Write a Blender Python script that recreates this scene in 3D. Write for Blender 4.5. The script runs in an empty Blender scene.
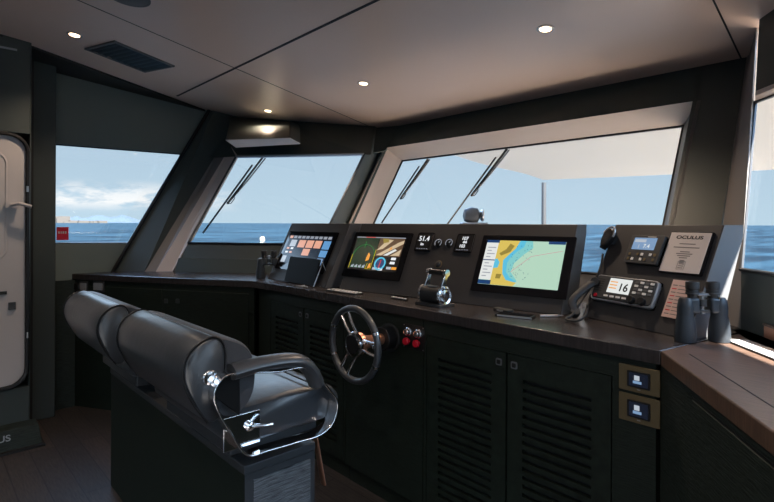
import bpy, bmesh, math, random
from mathutils import Vector as V, Matrix as M, noise
random.seed(7)
PI = math.pi
S = bpy.context.scene
COL = S.collection
EYE = 1.5                      # camera height; helm worktop at 1.08, door doubles at 2 m
WT = 1.08
# ------------------------------------------------------------------ camera
YAW = math.radians(47.1); ROLL = math.radians(0.25); FPX = 510.0
CR = M.Rotation(YAW, 3, 'Z') @ M.Rotation(PI/2, 3, 'X') @ M.Rotation(ROLL, 3, 'Z')
cd = bpy.data.cameras.new('camera'); cam = bpy.data.objects.new('camera', cd); COL.objects.link(cam)
cam.matrix_world = M.Translation((0, 0, EYE)) @ CR.to_4x4()
cd.sensor_width = 36; cd.lens = 36*FPX/774; cd.shift_y = -27.4/774; cd.clip_start = 0.05; cd.clip_end = 60000
S.camera = cam
CO = V((0, 0, EYE))
def ray(px, py): return CR @ V(((px-387)/FPX, -(py-223.6)/FPX, -1))
def hit(px, py, p0, n):
    d = ray(px, py); return CO + d*((V(p0)-CO).dot(V(n))/d.dot(V(n)))
def hz(px, py, z): return hit(px, py, (0, 0, z), (0, 0, 1))
def hx(px, py, x): return hit(px, py, (x, 0, 0), (1, 0, 0))
def hy(px, py, y): return hit(px, py, (0, y, 0), (0, 1, 0))

# ------------------------------------------------------------------ materials
def lin(c):
    return tuple(((x/255)/12.92 if x/255 <= .04045 else ((x/255+.055)/1.055)**2.4) for x in c)
def mat(name, col, rough=.5, metal=0, spec=.5, emit=None, es=1, bump=0, bscale=40, stretch=(1, 1, 1), var=0, coat=0):
    m = bpy.data.materials.new(name); m.use_nodes = True
    nt = m.node_tree; b = nt.nodes['Principled BSDF']
    b.inputs['Base Color'].default_value = (*col, 1); b.inputs['Roughness'].default_value = rough
    b.inputs['Metallic'].default_value = metal; b.inputs['Specular IOR Level'].default_value = spec
    b.inputs['Coat Weight'].default_value = coat; b.inputs['Coat Roughness'].default_value = .28
    if emit:
        b.inputs['Emission Color'].default_value = (*emit, 1); b.inputs['Emission Strength'].default_value = es
    if bump or var:
        tc = nt.nodes.new('ShaderNodeTexCoord'); mp = nt.nodes.new('ShaderNodeMapping'); mp.inputs['Scale'].default_value = stretch
        nz = nt.nodes.new('ShaderNodeTexNoise'); nz.inputs['Scale'].default_value = bscale; nz.inputs['Detail'].default_value = 5
        nt.links.new(tc.outputs['Object'], mp.inputs['Vector']); nt.links.new(mp.outputs['Vector'], nz.inputs['Vector'])
        if bump:
            bp = nt.nodes.new('ShaderNodeBump'); bp.inputs['Strength'].default_value = bump; bp.inputs['Distance'].default_value = .01
            nt.links.new(nz.outputs['Fac'], bp.inputs['Height']); nt.links.new(bp.outputs['Normal'], b.inputs['Normal'])
        if var:
            cr = nt.nodes.new('ShaderNodeValToRGB')
            cr.color_ramp.elements[0].position = .3; cr.color_ramp.elements[1].position = .7
            cr.color_ramp.elements[0].color = (*[c*(1-var) for c in col], 1); cr.color_ramp.elements[1].color = (*[min(1, c*(1+var)) for c in col], 1)
            nt.links.new(nz.outputs['Fac'], cr.inputs['Fac']); nt.links.new(cr.outputs['Color'], b.inputs['Base Color'])
    return m
Mt = {}
Mt['cab'] = mat('dark_ash_veneer', (.011, .017, .012), .5, bump=.25, bscale=22, stretch=(1, 1, 14), var=.4, spec=.35)
Mt['cabD'] = mat('dark_ash_veneer_grain', (.020, .027, .022), .55, bump=.3, bscale=18, stretch=(1, 1, 12), var=.45, spec=.3)
Mt['pedcab'] = mat('grey_oak_veneer', (.11, .115, .12), .55, bump=.4, bscale=16, stretch=(1, 1, 12), var=.6, spec=.3)
Mt['top'] = mat('sunlit_worktop_lacquer', (.13, .080, .058), .34, bump=.05, bscale=14, stretch=(1, 10, 1), var=.3, spec=.5)  # sunlit tone put into the colour of the right worktop
Mt['topl'] = mat('shaded_worktop_lacquer', (.034, .029, .029), .27, bump=.04, bscale=14, stretch=(10, 1, 1), var=.3, spec=.6)  # same wood, its colour darkened for the part in shade
Mt['topedge'] = mat('worktop_edge_wood', (.035, .026, .023), .4, bump=.05, bscale=12, stretch=(1, 8, 8), var=.3)
Mt['wall'] = mat('dark_leather_wall', (.052, .066, .062), .55, bump=.08, bscale=300, spec=.35)
Mt['wall_l'] = mat('green_grey_lining', (.19, .225, .21), .6, bump=.05, bscale=300, spec=.3)
Mt['pil'] = mat('pillar_lining', (.058, .070, .067), .5, bump=.05, bscale=200, spec=.35)
Mt['rev'] = mat('window_reveal_lining', (.60, .51, .46), .5, spec=.35)
Mt['rev2'] = mat('dark_reveal_lining', (.22, .205, .20), .5, spec=.35)
Mt['ceil'] = mat('taupe_ceiling_panel', (.80, .64, .57), .36, bump=.03, bscale=3, spec=.4)
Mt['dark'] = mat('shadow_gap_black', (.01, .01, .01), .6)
Mt['pod'] = mat('charcoal_leather_housing', (.040, .039, .041), .5, bump=.06, bscale=350, spec=.4)
Mt['podside'] = mat('skylit_housing_side', (.135, .135, .14), .45, bump=.03, bscale=350, spec=.5)  # console sides lightened in colour to imitate sky catching them
Mt['blk'] = mat('black_plastic', (.012, .012, .013), .35)
Mt['blkm'] = mat('matt_black_plastic', (.02, .02, .021), .6)
Mt['glassblk'] = mat('black_display_glass', (.006, .006, .008), .08, spec=.5)
Mt['tab'] = mat('dull_dark_glass', (.006, .006, .007), .5, spec=.15)
Mt['grey'] = mat('mid_grey_plastic', (.12, .12, .125), .5)
Mt['dgrey'] = mat('dark_grey_plastic', (.045, .047, .05), .45)
Mt['chrome'] = mat('polished_chrome', (.82, .82, .84), .14, 1)
Mt['steel'] = mat('brushed_steel', (.5, .5, .52), .3, 1)
Mt['copper'] = mat('copper_finish', (.62, .30, .19), .35, .7)
Mt['brass'] = mat('bronze_plate', (.20, .155, .085), .42, .55)
Mt['leather'] = mat('black_leather', (.045, .050, .058), .36, bump=.16, bscale=26, spec=.6, coat=.6)
Mt['leather2'] = mat('creased_black_leather', (.075, .074, .080), .46, bump=.55, bscale=16, spec=.5)
Mt['white'] = mat('white_door_lacquer', (.62, .58, .57), .28)
Mt['paper'] = mat('white_paper', (.68, .62, .60), .8)
Mt['paper2'] = mat('sun_tinted_paper', (.70, .50, .45), .8)  # white sheet with pink sunlight put into its colour
Mt['ink'] = mat('black_ink', (.02, .02, .02), .7)
Mt['greyink'] = mat('grey_ink', (.2, .18, .18), .7)
Mt['red'] = mat('red_plastic', (.65, .01, .03), .35)
Mt['silver'] = mat('silver_plastic', (.42, .43, .45), .3, .4)
Mt['rubber'] = mat('blue_black_rubber', (.028, .034, .042), .42, bump=.1, bscale=400)
Mt['lens'] = mat('lens_glass', (.02, .03, .06), .05)
Mt['alu'] = mat('grey_aluminium', (.25, .26, .28), .4, .6)
Mt['deck'] = mat('teak_deck', (.50, .40, .31), .7, bump=.1, bscale=8, stretch=(1, 12, 1), var=.2)
Mt['gel'] = mat('white_gelcoat', (.8, .8, .8), .3)
Mt['hill'] = mat('haze_tinted_hills', (.048, .064, .080), .95, var=.06, bscale=.004, spec=.05)  # blue haze of distance mixed into the base colour
Mt['city'] = mat('pale_town_walls', (.075, .068, .062), .9, spec=.1)
Mt['key'] = mat('light_key_caps', (.8, .8, .8), .5)
def emi(name, rgb, s=1.0):
    return mat(name, (.01, .01, .01), .25, emit=lin(rgb), es=s*.37)
E = {k: emi('screen_'+k, c) for k, c in dict(navy=(14, 20, 34), white=(232, 236, 240), grey=(150, 155, 165), orange=(226, 164, 138), blue=(96, 150, 200),
     green=(40, 120, 60), dkgreen=(18, 44, 30), yellow=(196, 178, 40), amber=(240, 160, 60), red=(200, 60, 50), brown=(96, 74, 56), beige=(204, 182, 150),
     cyan=(92, 190, 220), sea=(178, 212, 190), shoal=(128, 200, 200), land=(216, 190, 92), olive=(150, 132, 60), dkblue=(24, 62, 110), lcd=(178, 186, 196), lcdw=(225, 228, 226), pink=(200, 140, 150), black=(8, 9, 12)).items()}
E['lamp'] = emi('lamp_lens', (255, 214, 170), 9)
E['greyblue'] = emi('screen_greyblue', (120, 150, 185))

# floor: dark grey-brown planks
m = mat('dark_oak_floor', (.05, .04, .033), .45, bump=.15, bscale=9, stretch=(1.2, 14, 1), var=.5); Mt['floor'] = m
nt = m.node_tree; b = nt.nodes['Principled BSDF']
br = nt.nodes.new('ShaderNodeTexBrick'); br.inputs['Color1'].default_value = (.060, .046, .038, 1); br.inputs['Color2'].default_value = (.036, .031, .028, 1)
br.inputs['Mortar'].default_value = (.012, .01, .009, 1); br.inputs['Scale'].default_value = 1; br.inputs['Mortar Size'].default_value = .003
br.inputs['Brick Width'].default_value = 1.6; br.inputs['Row Height'].default_value = .14
tc = nt.nodes.new('ShaderNodeTexCoord'); nt.links.new(tc.outputs['Object'], br.inputs['Vector'])
mx = nt.nodes.new('ShaderNodeMixRGB'); mx.blend_type = 'MULTIPLY'; mx.inputs[0].default_value = .8
nz = [n for n in nt.nodes if n.type == 'VALTORGB'][0]
nz.color_ramp.elements[0].color = (.35, .35, .35, 1); nz.color_ramp.elements[1].color = (1.5, 1.5, 1.5, 1)
nt.links.new(br.outputs['Color'], mx.inputs[1]); nt.links.new(nz.outputs['Color'], mx.inputs[2]); nt.links.new(mx.outputs['Color'], b.inputs['Base Color'])

# window glass: clear pane with a faint reflection
m = bpy.data.materials.new('window_glass'); m.use_nodes = True; nt = m.node_tree; nt.nodes.clear()
o = nt.nodes.new('ShaderNodeOutputMaterial'); ms = nt.nodes.new('ShaderNodeMixShader'); tr = nt.nodes.new('ShaderNodeBsdfTransparent')
gl = nt.nodes.new('ShaderNodeBsdfGlossy'); gl.inputs['Roughness'].default_value = .02; tr.inputs['Color'].default_value = (.96, .98, .99, 1)
ms.inputs[0].default_value = .035
nt.links.new(tr.outputs[0], ms.inputs[1]); nt.links.new(gl.outputs[0], ms.inputs[2]); nt.links.new(ms.outputs[0], o.inputs[0]); Mt['glass'] = m
# awning cloth: lets some light through
m = bpy.data.materials.new('cream_canvas'); m.use_nodes = True; nt = m.node_tree; nt.nodes.clear()
o = nt.nodes.new('ShaderNodeOutputMaterial'); ms = nt.nodes.new('ShaderNodeMixShader'); df = nt.nodes.new('ShaderNodeBsdfDiffuse'); tl = nt.nodes.new('ShaderNodeBsdfTranslucent')
df.inputs['Color'].default_value = (.55, .53, .50, 1); tl.inputs['Color'].default_value = (.46, .43, .39, 1); ms.inputs[0].default_value = .38
nt.links.new(df.outputs[0], ms.inputs[1]); nt.links.new(tl.outputs[0], ms.inputs[2]); nt.links.new(ms.outputs[0], o.inputs[0]); Mt['canvas'] = m
# sea
m = mat('sea_water', (.01, .02, .04), .7, spec=.04); Mt['sea'] = m
nt = m.node_tree; b = nt.nodes['Principled BSDF']
tc = nt.nodes.new('ShaderNodeTexCoord')
n1 = nt.nodes.new('ShaderNodeTexNoise'); n1.inputs['Scale'].default_value = .05; n1.inputs['Detail'].default_value = 11; n1.inputs['Roughness'].default_value = .62
mp = nt.nodes.new('ShaderNodeMapping'); mp.inputs['Rotation'].default_value = (0, 0, -YAW); mp.inputs['Scale'].default_value = (1, .35, 1)
nt.links.new(tc.outputs['Object'], mp.inputs['Vector']); nt.links.new(mp.outputs['Vector'], n1.inputs['Vector'])
cr = nt.nodes.new('ShaderNodeValToRGB'); cr.color_ramp.elements[0].position = .42; cr.color_ramp.elements[1].position = .60
cr.color_ramp.elements[0].color = (.0010, .0062, .0115, 1); cr.color_ramp.elements[1].color = (.0115, .031, .046, 1)
nt.links.new(n1.outputs['Fac'], cr.inputs['Fac']); nt.links.new(cr.outputs['Color'], b.inputs['Base Color'])
bp = nt.nodes.new('ShaderNodeBump'); bp.inputs['Strength'].default_value = .5; bp.inputs['Distance'].default_value = .5
nt.links.new(n1.outputs['Fac'], bp.inputs['Height']); nt.links.new(bp.outputs['Normal'], b.inputs['Normal'])

# ------------------------------------------------------------------ mesh helpers
class MB:
    def __init__(s): s.bm = bmesh.new()
    def box(s, x0, x1, y0, y1, z0, z1, mtx=None):
        r = bmesh.ops.create_cube(s.bm, size=1)
        for v in r['verts']:
            v.co = V(((x0+x1)/2+v.co.x*(x1-x0), (y0+y1)/2+v.co.y*(y1-y0), (z0+z1)/2+v.co.z*(z1-z0)))
            if mtx: v.co = mtx @ v.co
        return s
    def hull(s, bottom, top):
        n = len(bottom); a = [s.bm.verts.new(V(p)) for p in bottom]; b = [s.bm.verts.new(V(p)) for p in top]
        s.bm.faces.new(a[::-1]); s.bm.faces.new(b)
        for i in range(n): s.bm.faces.new((a[i], a[(i+1) % n], b[(i+1) % n], b[i]))
        return s
    def prism(s, poly, z0, z1, mtx=None):
        f = (lambda p: mtx @ p) if mtx else (lambda p: p)
        return s.hull([f(V((p[0], p[1], z0))) for p in poly], [f(V((p[0], p[1], z1))) for p in poly])
    def slab(s, pts, off):
        pts = [V(p) for p in pts]; return s.hull(pts, [p+V(off) for p in pts])
    def cyl(s, p0, p1, r0, r1=None, seg=20):
        r1 = r0 if r1 is None else r1; p0 = V(p0); p1 = V(p1); d = p1-p0
        q = d.to_track_quat('Z', 'Y').to_matrix()
        ring = lambda p, r: [p + q @ V((r*math.cos(2*PI*i/seg), r*math.sin(2*PI*i/seg), 0)) for i in range(seg)]
        return s.hull(ring(p0, r0), ring(p1, r1))
    def lathe(s, prof, c=(0, 0, 0), axis=(0, 0, 1), seg=28):
        q = V(axis).to_track_quat('Z', 'Y').to_matrix(); c = V(c); rings = []
        for r, h in prof:
            rings.append([s.bm.verts.new(c + q @ V((max(r, 1e-5)*math.cos(2*PI*i/seg), max(r, 1e-5)*math.sin(2*PI*i/seg), h))) for i in range(seg)])
        for a, b in zip(rings, rings[1:]):
            for i in range(seg): s.bm.faces.new((a[i], a[(i+1) % seg], b[(i+1) % seg], b[i]))
        s.bm.faces.new(rings[0][::-1]); s.bm.faces.new(rings[-1]); return s
    def tube(s, pts, r, seg=10, closed=False, flat=None):
        pts = [V(p) for p in pts]; n = len(pts); rings = []; prev = None
        for i, p in enumerate(pts):
            if closed: d = pts[(i+1) % n]-pts[i-1]
            else: d = pts[min(i+1, n-1)]-pts[max(i-1, 0)]
            d.normalize()
            if prev is None: prev = d.orthogonal().normalized() if flat is None else V(flat)
            u = (prev - d*prev.dot(d)).normalized(); w = d.cross(u); prev = u
            ru, rw = r if isinstance(r, tuple) else (r, r)
            rings.append([s.bm.verts.new(p + u*ru*math.cos(2*PI*k/seg)+w*rw*math.sin(2*PI*k/seg)) for k in range(seg)])
        rng = range(n) if closed else range(n-1)
        for i in rng:
            a = rings[i]; b = rings[(i+1) % n]
            for k in range(seg): s.bm.faces.new((a[k], a[(k+1) % seg], b[(k+1) % seg], b[k]))
        if not closed: s.bm.faces.new(rings[0][::-1]); s.bm.faces.new(rings[-1])
        return s
    def build(s, name, m, parent=None, bevel=0, seg=2, sub=0, ang=35):
        bmesh.ops.recalc_face_normals(s.bm, faces=s.bm.faces)
        me = bpy.data.meshes.new(name); s.bm.to_mesh(me); s.bm.free()
        me.materials.append(m); o = bpy.data.objects.new(name, me); COL.objects.link(o)
        if parent: o.parent = parent
        me.shade_smooth(); me.set_sharp_from_angle(angle=math.radians(ang))
        if bevel:
            b = o.modifiers.new('bevel', 'BEVEL'); b.width = bevel; b.segments = seg; b.limit_method = 'ANGLE'; b.angle_limit = math.radians(35)
        if sub:
            b = o.modifiers.new('sub', 'SUBSURF'); b.levels = sub; b.render_levels = sub
        return o
def tag(o, label, cat, group=None, kind=None):
    o['label'] = label
    if cat: o['category'] = cat
    if group: o['group'] = group
    if kind: o['kind'] = kind
    return o
def struct(o): o['kind'] = 'structure'; return o
def thing(name, label, cat, mtx, group=None):
    o = bpy.data.objects.new(name, None); COL.objects.link(o); o.empty_display_size = .05
    o.matrix_world = mtx if isinstance(mtx, M) else M.Translation(mtx)
    return tag(o, label, cat, group)
def dup(o, parent=None):
    c = o.copy(); COL.objects.link(c); c.parent = parent
    for ch in list(o.children): dup(ch, c)
    return c
def text(name, body, m, parent, u, v, size, w=.001, align='LEFT', mtx=None, sx=1, bold=0):
    cu = bpy.data.curves.new(name, 'FONT'); cu.body = body; cu.size = size; cu.extrude = .0004; cu.align_x = align; cu.offset = bold
    t = bpy.data.objects.new(name, cu); COL.objects.link(t)
    bpy.context.view_layer.update()
    me = bpy.data.meshes.new_from_object(t); bpy.data.objects.remove(t)
    o = bpy.data.objects.new(name, me); COL.objects.link(o); me.materials.clear(); me.materials.append(m); o.parent = parent
    for vv in me.vertices: vv.co = V((vv.co.x*sx+u, vv.co.y+v, vv.co.z+w))
    return o
def rrect(x0, x1, y0, y1, r, n=5):
    P = []
    for cx, cy, a in ((x1-r, y1-r, 0), (x0+r, y1-r, 90), (x0+r, y0+r, 180), (x1-r, y0+r, 270)):
        for i in range(n+1):
            t = math.radians(a+90*i/n); P.append((cx+r*math.cos(t), cy+r*math.sin(t)))
    return P
def frame(o, xd, up):
    x = V(xd).normalized(); u = V(up); u = (u-x*u.dot(x)).normalized(); n = x.cross(u)
    return M((( x.x, u.x, n.x, o[0]), (x.y, u.y, n.y, o[1]), (x.z, u.z, n.z, o[2]), (0, 0, 0, 1)))
def puv(px, py, F):
    n = F.to_3x3().col[2]; p = hit(px, py, F.translation, n); return F.inverted() @ p
def rect_of(F, tl, tr, br, bl):
    a, b, c, d = [puv(*p, F) for p in (tl, tr, br, bl)]
    return ((a.x+d.x)/2, (b.x+c.x)/2, (c.y+d.y)/2, (a.y+b.y)/2)
def sub(F, u, v, w=0): return F @ M.Translation((u, v, w))

# ------------------------------------------------------------------ the outside
mb = MB(); N = 60
mb.box(-30000, 30000, -30000, 30000, -9.2, -9); struct(mb.build('sea', Mt['sea']))
mb = MB(); mb.prism([(-6.2, -3), (3.0, -3), (3.0, 8), (1.0, 13), (-2.0, 17.5), (-5.0, 13), (-6.2, 8)], -1.35, -1.2); struct(mb.build('foredeck_floor', Mt['deck']))
mb = MB(); mb.prism([(-6.2, -3), (3.0, -3), (3.0, 8), (1.0, 13), (-2.0, 17.5), (-5.0, 13), (-6.2, 8)], -9.3, -1.36); tag(mb.build('yacht_hull', Mt['gel']), 'white yacht hull carrying the wheelhouse above the sea', 'boat hull', kind='structure')
# distant coast beyond the left window
def far(px, Z, z): d = ray(px, 223.6); d.z = 0; d.normalize(); return V((d.x*Z, d.y*Z, z))
for nm, Z, amp, x0, x1, seed, lab in (('mountain_range', 15000, 260, 30, 186, 3, 'haze-tinted blue mountain range on the horizon beyond the left window'),):
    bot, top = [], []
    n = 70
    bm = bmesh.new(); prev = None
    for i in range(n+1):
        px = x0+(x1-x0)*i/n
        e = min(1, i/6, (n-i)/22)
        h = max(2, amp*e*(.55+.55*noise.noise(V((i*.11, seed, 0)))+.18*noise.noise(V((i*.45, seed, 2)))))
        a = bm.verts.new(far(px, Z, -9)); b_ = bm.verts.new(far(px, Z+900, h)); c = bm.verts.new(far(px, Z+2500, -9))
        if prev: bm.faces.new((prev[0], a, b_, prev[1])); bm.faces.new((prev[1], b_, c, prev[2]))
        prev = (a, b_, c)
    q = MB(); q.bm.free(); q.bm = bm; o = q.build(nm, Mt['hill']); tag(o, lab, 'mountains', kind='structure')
q = MB()
for i in range(90):
    px = random.uniform(56, 104) if i > 26 else random.uniform(56, 68)
    p = far(px, 8500+random.uniform(-300, 300), -9); w = random.uniform(25, 60); h = random.uniform(8, 26)*(3.4 if px < 66 else 1)
    q.box(p.x-w, p.x+w, p.y-w, p.y+w, -9, h)
tag(q.build('coastal_town', Mt['city']), 'pale waterfront town buildings low on the far shore in the left window', 'town', kind='stuff')

# awning over the foredeck, with poles
AW = 2.5
c0 = hz(543, 180, AW); c1 = hz(676, 178, AW); cA = hz(440, 151, AW)
dl = (cA-c0).normalized()
c0b = c0 + dl*7.4; c1b = V((3.6, c1.y-1.5, AW)); c2b = V((4.2, 3.9, AW))
bm = bmesh.new(); n = 16; grid = []
def awn(s, t):
    far_ = c0.lerp(c1b, s) if True else None
    near = c0b.lerp(c2b, s); p = far_.lerp(near, t)
    p.z += .28*math.sin(PI*min(1, max(0, t)))*math.sin(PI*s) + .02*math.sin(9*t+5*s) - .10*math.sin(PI*s)*(1-t)**4
    return p
bm = bmesh.new()
for lay in (0, .03):
    grid = [[bm.verts.new(awn(i/n, j/n)+V((0, 0, lay))) for j in range(n+1)] for i in range(n+1)]
    for i in range(n):
        for j in range(n): bm.faces.new((grid[i][j], grid[i+1][j], grid[i+1][j+1], grid[i][j+1]))
q = MB(); q.bm.free(); q.bm = bm; aw = q.build('awning', Mt['canvas'])
tag(aw, 'cream canvas awning stretched over the foredeck outside the front windows', 'awning')
po = hz(544, 183, AW-.02)
def pole(p, lab):
    t = thing('awning_pole', lab, 'pole', (p.x, p.y, -1.2), 'poles holding up the awning')
    MB().cyl((0, 0, 0), (0, 0, AW+1.2-.01), .055).build('shaft', Mt['dgrey'], t); MB().cyl((0, 0, 0), (0, 0, .03), .12).build('base_plate', Mt['steel'], t); return t
pole(po, 'grey upright pole at the corner of the cream awning')

# searchlight dome seen over the centre console
pd = far(473, 7.2, 1.5); t = thing('searchlight', 'grey rounded searchlight standing outside above the middle console', 'searchlight', (pd.x, pd.y, -1.2))
t.rotation_euler.z = YAW
MB().cyl((0, 0, 0), (0, 0, 2.66), .045).build('post', Mt['alu'], t)
MB().box(-.17, .19, -.1, .1, 2.65, 2.72).build('bracket', Mt['alu'], t, bevel=.01)
MB().lathe([(.02, -.12), (.085, -.10), (.115, 0), (.10, .08), (.03, .12)], (-.02, 0, 2.82), (1, 0, 0)).build('lamp_housing', Mt['dgrey'], t)
MB().lathe([(.06, 0), (.085, .02), (.085, .04), (.02, .05)], (.10, 0, 2.82), (1, 0, 0)).build('lamp_rim', Mt['steel'], t)

# ------------------------------------------------------------------ room shell
def ch(y): return EYE + .95 + .1*(3.45-max(y, 0))
CN = V((0, .1, 1)).normalized()      # ceiling plane normal (up)
CP = V((0, 3.45, EYE+.95))
def hc(px, py): return hit(px, py, CP, CN)
XL = -4.8
mb = MB(); mb.prism([(XL-.1, -3), (2.6, -3), (2.6, 2.2), (.0, 3.6), (-3.5, 3.6), (-5.0, 1.9)], -.1, 0); struct(mb.build('floor', Mt['floor']))
T3 = hc(741, 60)
def cpt(x, y): return (x, y, ch(y))
ceil_poly = [cpt(-5.1, 0), cpt(2.25, 0), cpt(-.35, 2.85), cpt(T3.x, 3.62), cpt(-3.7, 3.62), cpt(-5.2, 2.5)]
ce = MB().slab(ceil_poly, (0, 0, .12)); ce.slab([cpt(-5.1, -3.1), cpt(2.6, -3.1), cpt(2.25, 0), cpt(-5.1, 0)], (0, 0, .12))
ceiling = struct(ce.build('ceiling', Mt['ceil']))
def seam(a, b, w=.005):
    a = hc(*a); b = hc(*b); d = (b-a).normalized()
    k = 1.6 if abs(d.y) < .1 else max(0, a.y-.02)/max(.01, d.y); a = a-d*min(k, 2.5)
    s_ = d.cross(CN)*w; MB().slab([a-s_, b-s_, b+s_, a+s_], -CN*.002).build('seam', Mt['dark'], ceiling)
seam((375, 1), (177, 96), .009); seam((78, 0), (371, 127), .003); seam((711, -5), (741, 58), .004)
# black strip painting in the shaded recess along the left edge of the ceiling
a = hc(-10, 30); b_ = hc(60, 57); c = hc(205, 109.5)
MB().slab([(a.x, a.y, ch(a.y)-.001), (c.x, c.y, ch(c.y)-.001), (XL-.3, c.y+.1, ch(c.y+.1)-.001), (XL-.3, a.y-.1, ch(a.y-.1)-.001)], (0, 0, -.015)).build('painted_recess_shade', Mt['dark'], ceiling)
q = MB(); q.box(-5.0, 2.9, -3.1, -3, 0, 1.0); q.box(-5.0, 2.9, -3.1, -3, 2.2, 2.83); q.box(-5.0, -2.2, -3.1, -3, 1.0, 2.2); q.box(2.5, 2.9, -3.1, -3, 1.0, 2.2); q.build('wall_back', Mt['rev2'])
struct(bpy.data.objects['wall_back'])
# right side aft wall (out of the frame) with its window opening left of it
# left wall with window opening
def hxl(px, py): return hx(px, py, XL)
wt0, wt1, wb1, wb0 = hxl(54, 143.6), hxl(184.5, 153.6), hxl(131, 243.4), hxl(54, 243.4)
wt0.y -= .12; wb0.y = wt0.y
q = MB(); th = (-.12, 0, 0)
q.slab([(XL, -3, 0), (XL, 1.3, 0), (XL, wb1.y+.0, WT-.0), (XL, wb1.y, wb1.z), (XL, wb0.y, wb0.z), (XL, -3, wb0.z)], th)
q.slab([(XL, -3, wb0.z), (XL, wb0.y, wb0.z), (XL, wt0.y, wt0.z), (XL, wt0.y, 3), (XL, -3, 3)], th)
tt = wt1 + (wt1-wb1)*.75
q.slab([(XL, wt0.y, wt0.z), tuple(wt1), tuple(tt), (XL, wt0.y, 3)], th)
tb = wb1 - (wt1-wb1)*.35
q.slab([tuple(wb1), (XL, wb1.y+.2, wb1.z), (XL, tt.y+.2, tt.z), tuple(tt), tuple(wt1)], th)
q.slab([(XL, wb1.y-.05, 0), (XL, 1.35, 0), (XL, wb1.y+.2, wb1.z), tuple(wb1)], th)
struct(q.build('wall_left', Mt['wall_l']))
w1 = bpy.data.objects.new('window_1', None); COL.objects.link(w1); w1['kind'] = 'structure'; 
q = MB().slab([p+V((-.06, 0, 0)) for p in (wb0, wb1, wt1, wt0)], (-.012, 0, 0)); q.build('pane', Mt['glass'], w1)
fr = [p+V((-.03, 0, 0)) for p in (wb0, wb1, wt1, wt0)]
q = MB()
for i in range(4): q.tube([fr[i], fr[(i+1) % 4]], .012, 6)
q.build('window_frame', Mt['blk'], w1)
# sticker on left window
a = hx(56.5, 227, XL-.055); b_ = hx(68.5, 240, XL-.055)
t = thing('sticker', 'small red square warning sticker with white letters on the left window', 'sticker', (XL-.055, (a.y+b_.y)/2, (a.z+b_.z)/2))
w_ = abs(b_.y-a.y)/2; h_ = abs(a.z-b_.z)/2
MB().box(0, .003, -w_, w_, -h_, h_).build('backing', Mt['red'], t)
for k, (yy, ww) in enumerate(((-.6, .18), (-.25, .12), (.1, .16), (.5, .2))):
    MB().box(.003, .0045, w_*(yy-ww/2*1.4), w_*(yy+ww/2*1.4), 0, h_*.35).build('white_mark', Mt['paper'], t)

# C = left front window; A = main front window; E = right window. all lean forward
hs, ht = EYE-.18, EYE+.625
C_bl = hz(188, 243.2, hs); C_tl = hz(236, 156.6, ht); C_tr = hz(364, 154.5, ht); C_br = C_tr+V((.0, -.485, -(ht-hs)))
Ay = lambda h: 2.88+.6*h       # inner lining of the main front wall, h above eye
Ao = lambda h: 3.20+.6*h       # its glass
A_in = [(-3.58, Ay(-.42), WT-.05), (-.94, Ay(-.42), WT-.05), (-.94, Ay(.717), EYE+.717), (-3.60, Ay(.727), EYE+.727)]
A_out = [(-3.63, Ao(-.30), EYE-.30), (-1.07, Ao(-.30), EYE-.30), (-1.09, Ao(.629), EYE+.629), (-3.63, Ao(.629), EYE+.629)]
def wedge(pa, pb, pc, pd, off): return MB().slab([pa, pb, pc, pd], off)
hT = 1.05
# main header
q = MB(); q.slab([A_in[3], A_in[2], (-.94, Ay(hT), EYE+hT), (-3.66, Ay(hT), EYE+hT)], (0, .10, 0)); struct(q.build('wall_front', Mt['wall']))
q = MB(); q.slab([A_in[3], A_in[2], (A_out[2][0]+.02, A_out[2][1], A_out[2][2]), A_out[3]], (0, .02, .03)); struct(q.build('trim_1', Mt['rev']))   # soffit over main window
q = MB(); q.slab([(-3.58, Ay(-.42), WT), A_in[3], A_out[3], (-3.63, Ao(-.42), WT)], (-.02, 0, 0)); struct(q.build('trim_2', Mt['rev']))             # left reveal
q = MB(); q.slab([(-.94, Ay(-.42), WT), A_in[2], A_out[2], (-1.07, Ao(-.42), WT)], (.02, 0, 0)); struct(q.build('trim_3', Mt['podside']))        # right reveal
q = MB(); q.slab([(-3.63, Ay(-.42)-.02, WT-.1), (-.7, Ay(-.42)-.02, WT-.1), (-.7, Ao(-.3), EYE-.3), (-3.63, Ao(-.3), EYE-.3)], (0, .03, -.03)); struct(q.build('trim_4', Mt['pod']))  # ledge under main window
w2 = bpy.data.objects.new('window_2', None); COL.objects.link(w2); w2['kind'] = 'structure'
MB().slab([V(p)+V((0, .01, 0)) for p in A_out], (0, .012, 0)).build('pane', Mt['glass'], w2)
q = MB(); fr = [V(p) for p in A_out]
for i in range(4): q.tube([fr[i], fr[(i+1) % 4]], .011, 6)
q.build('window_frame', Mt['blk'], w2)
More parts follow.
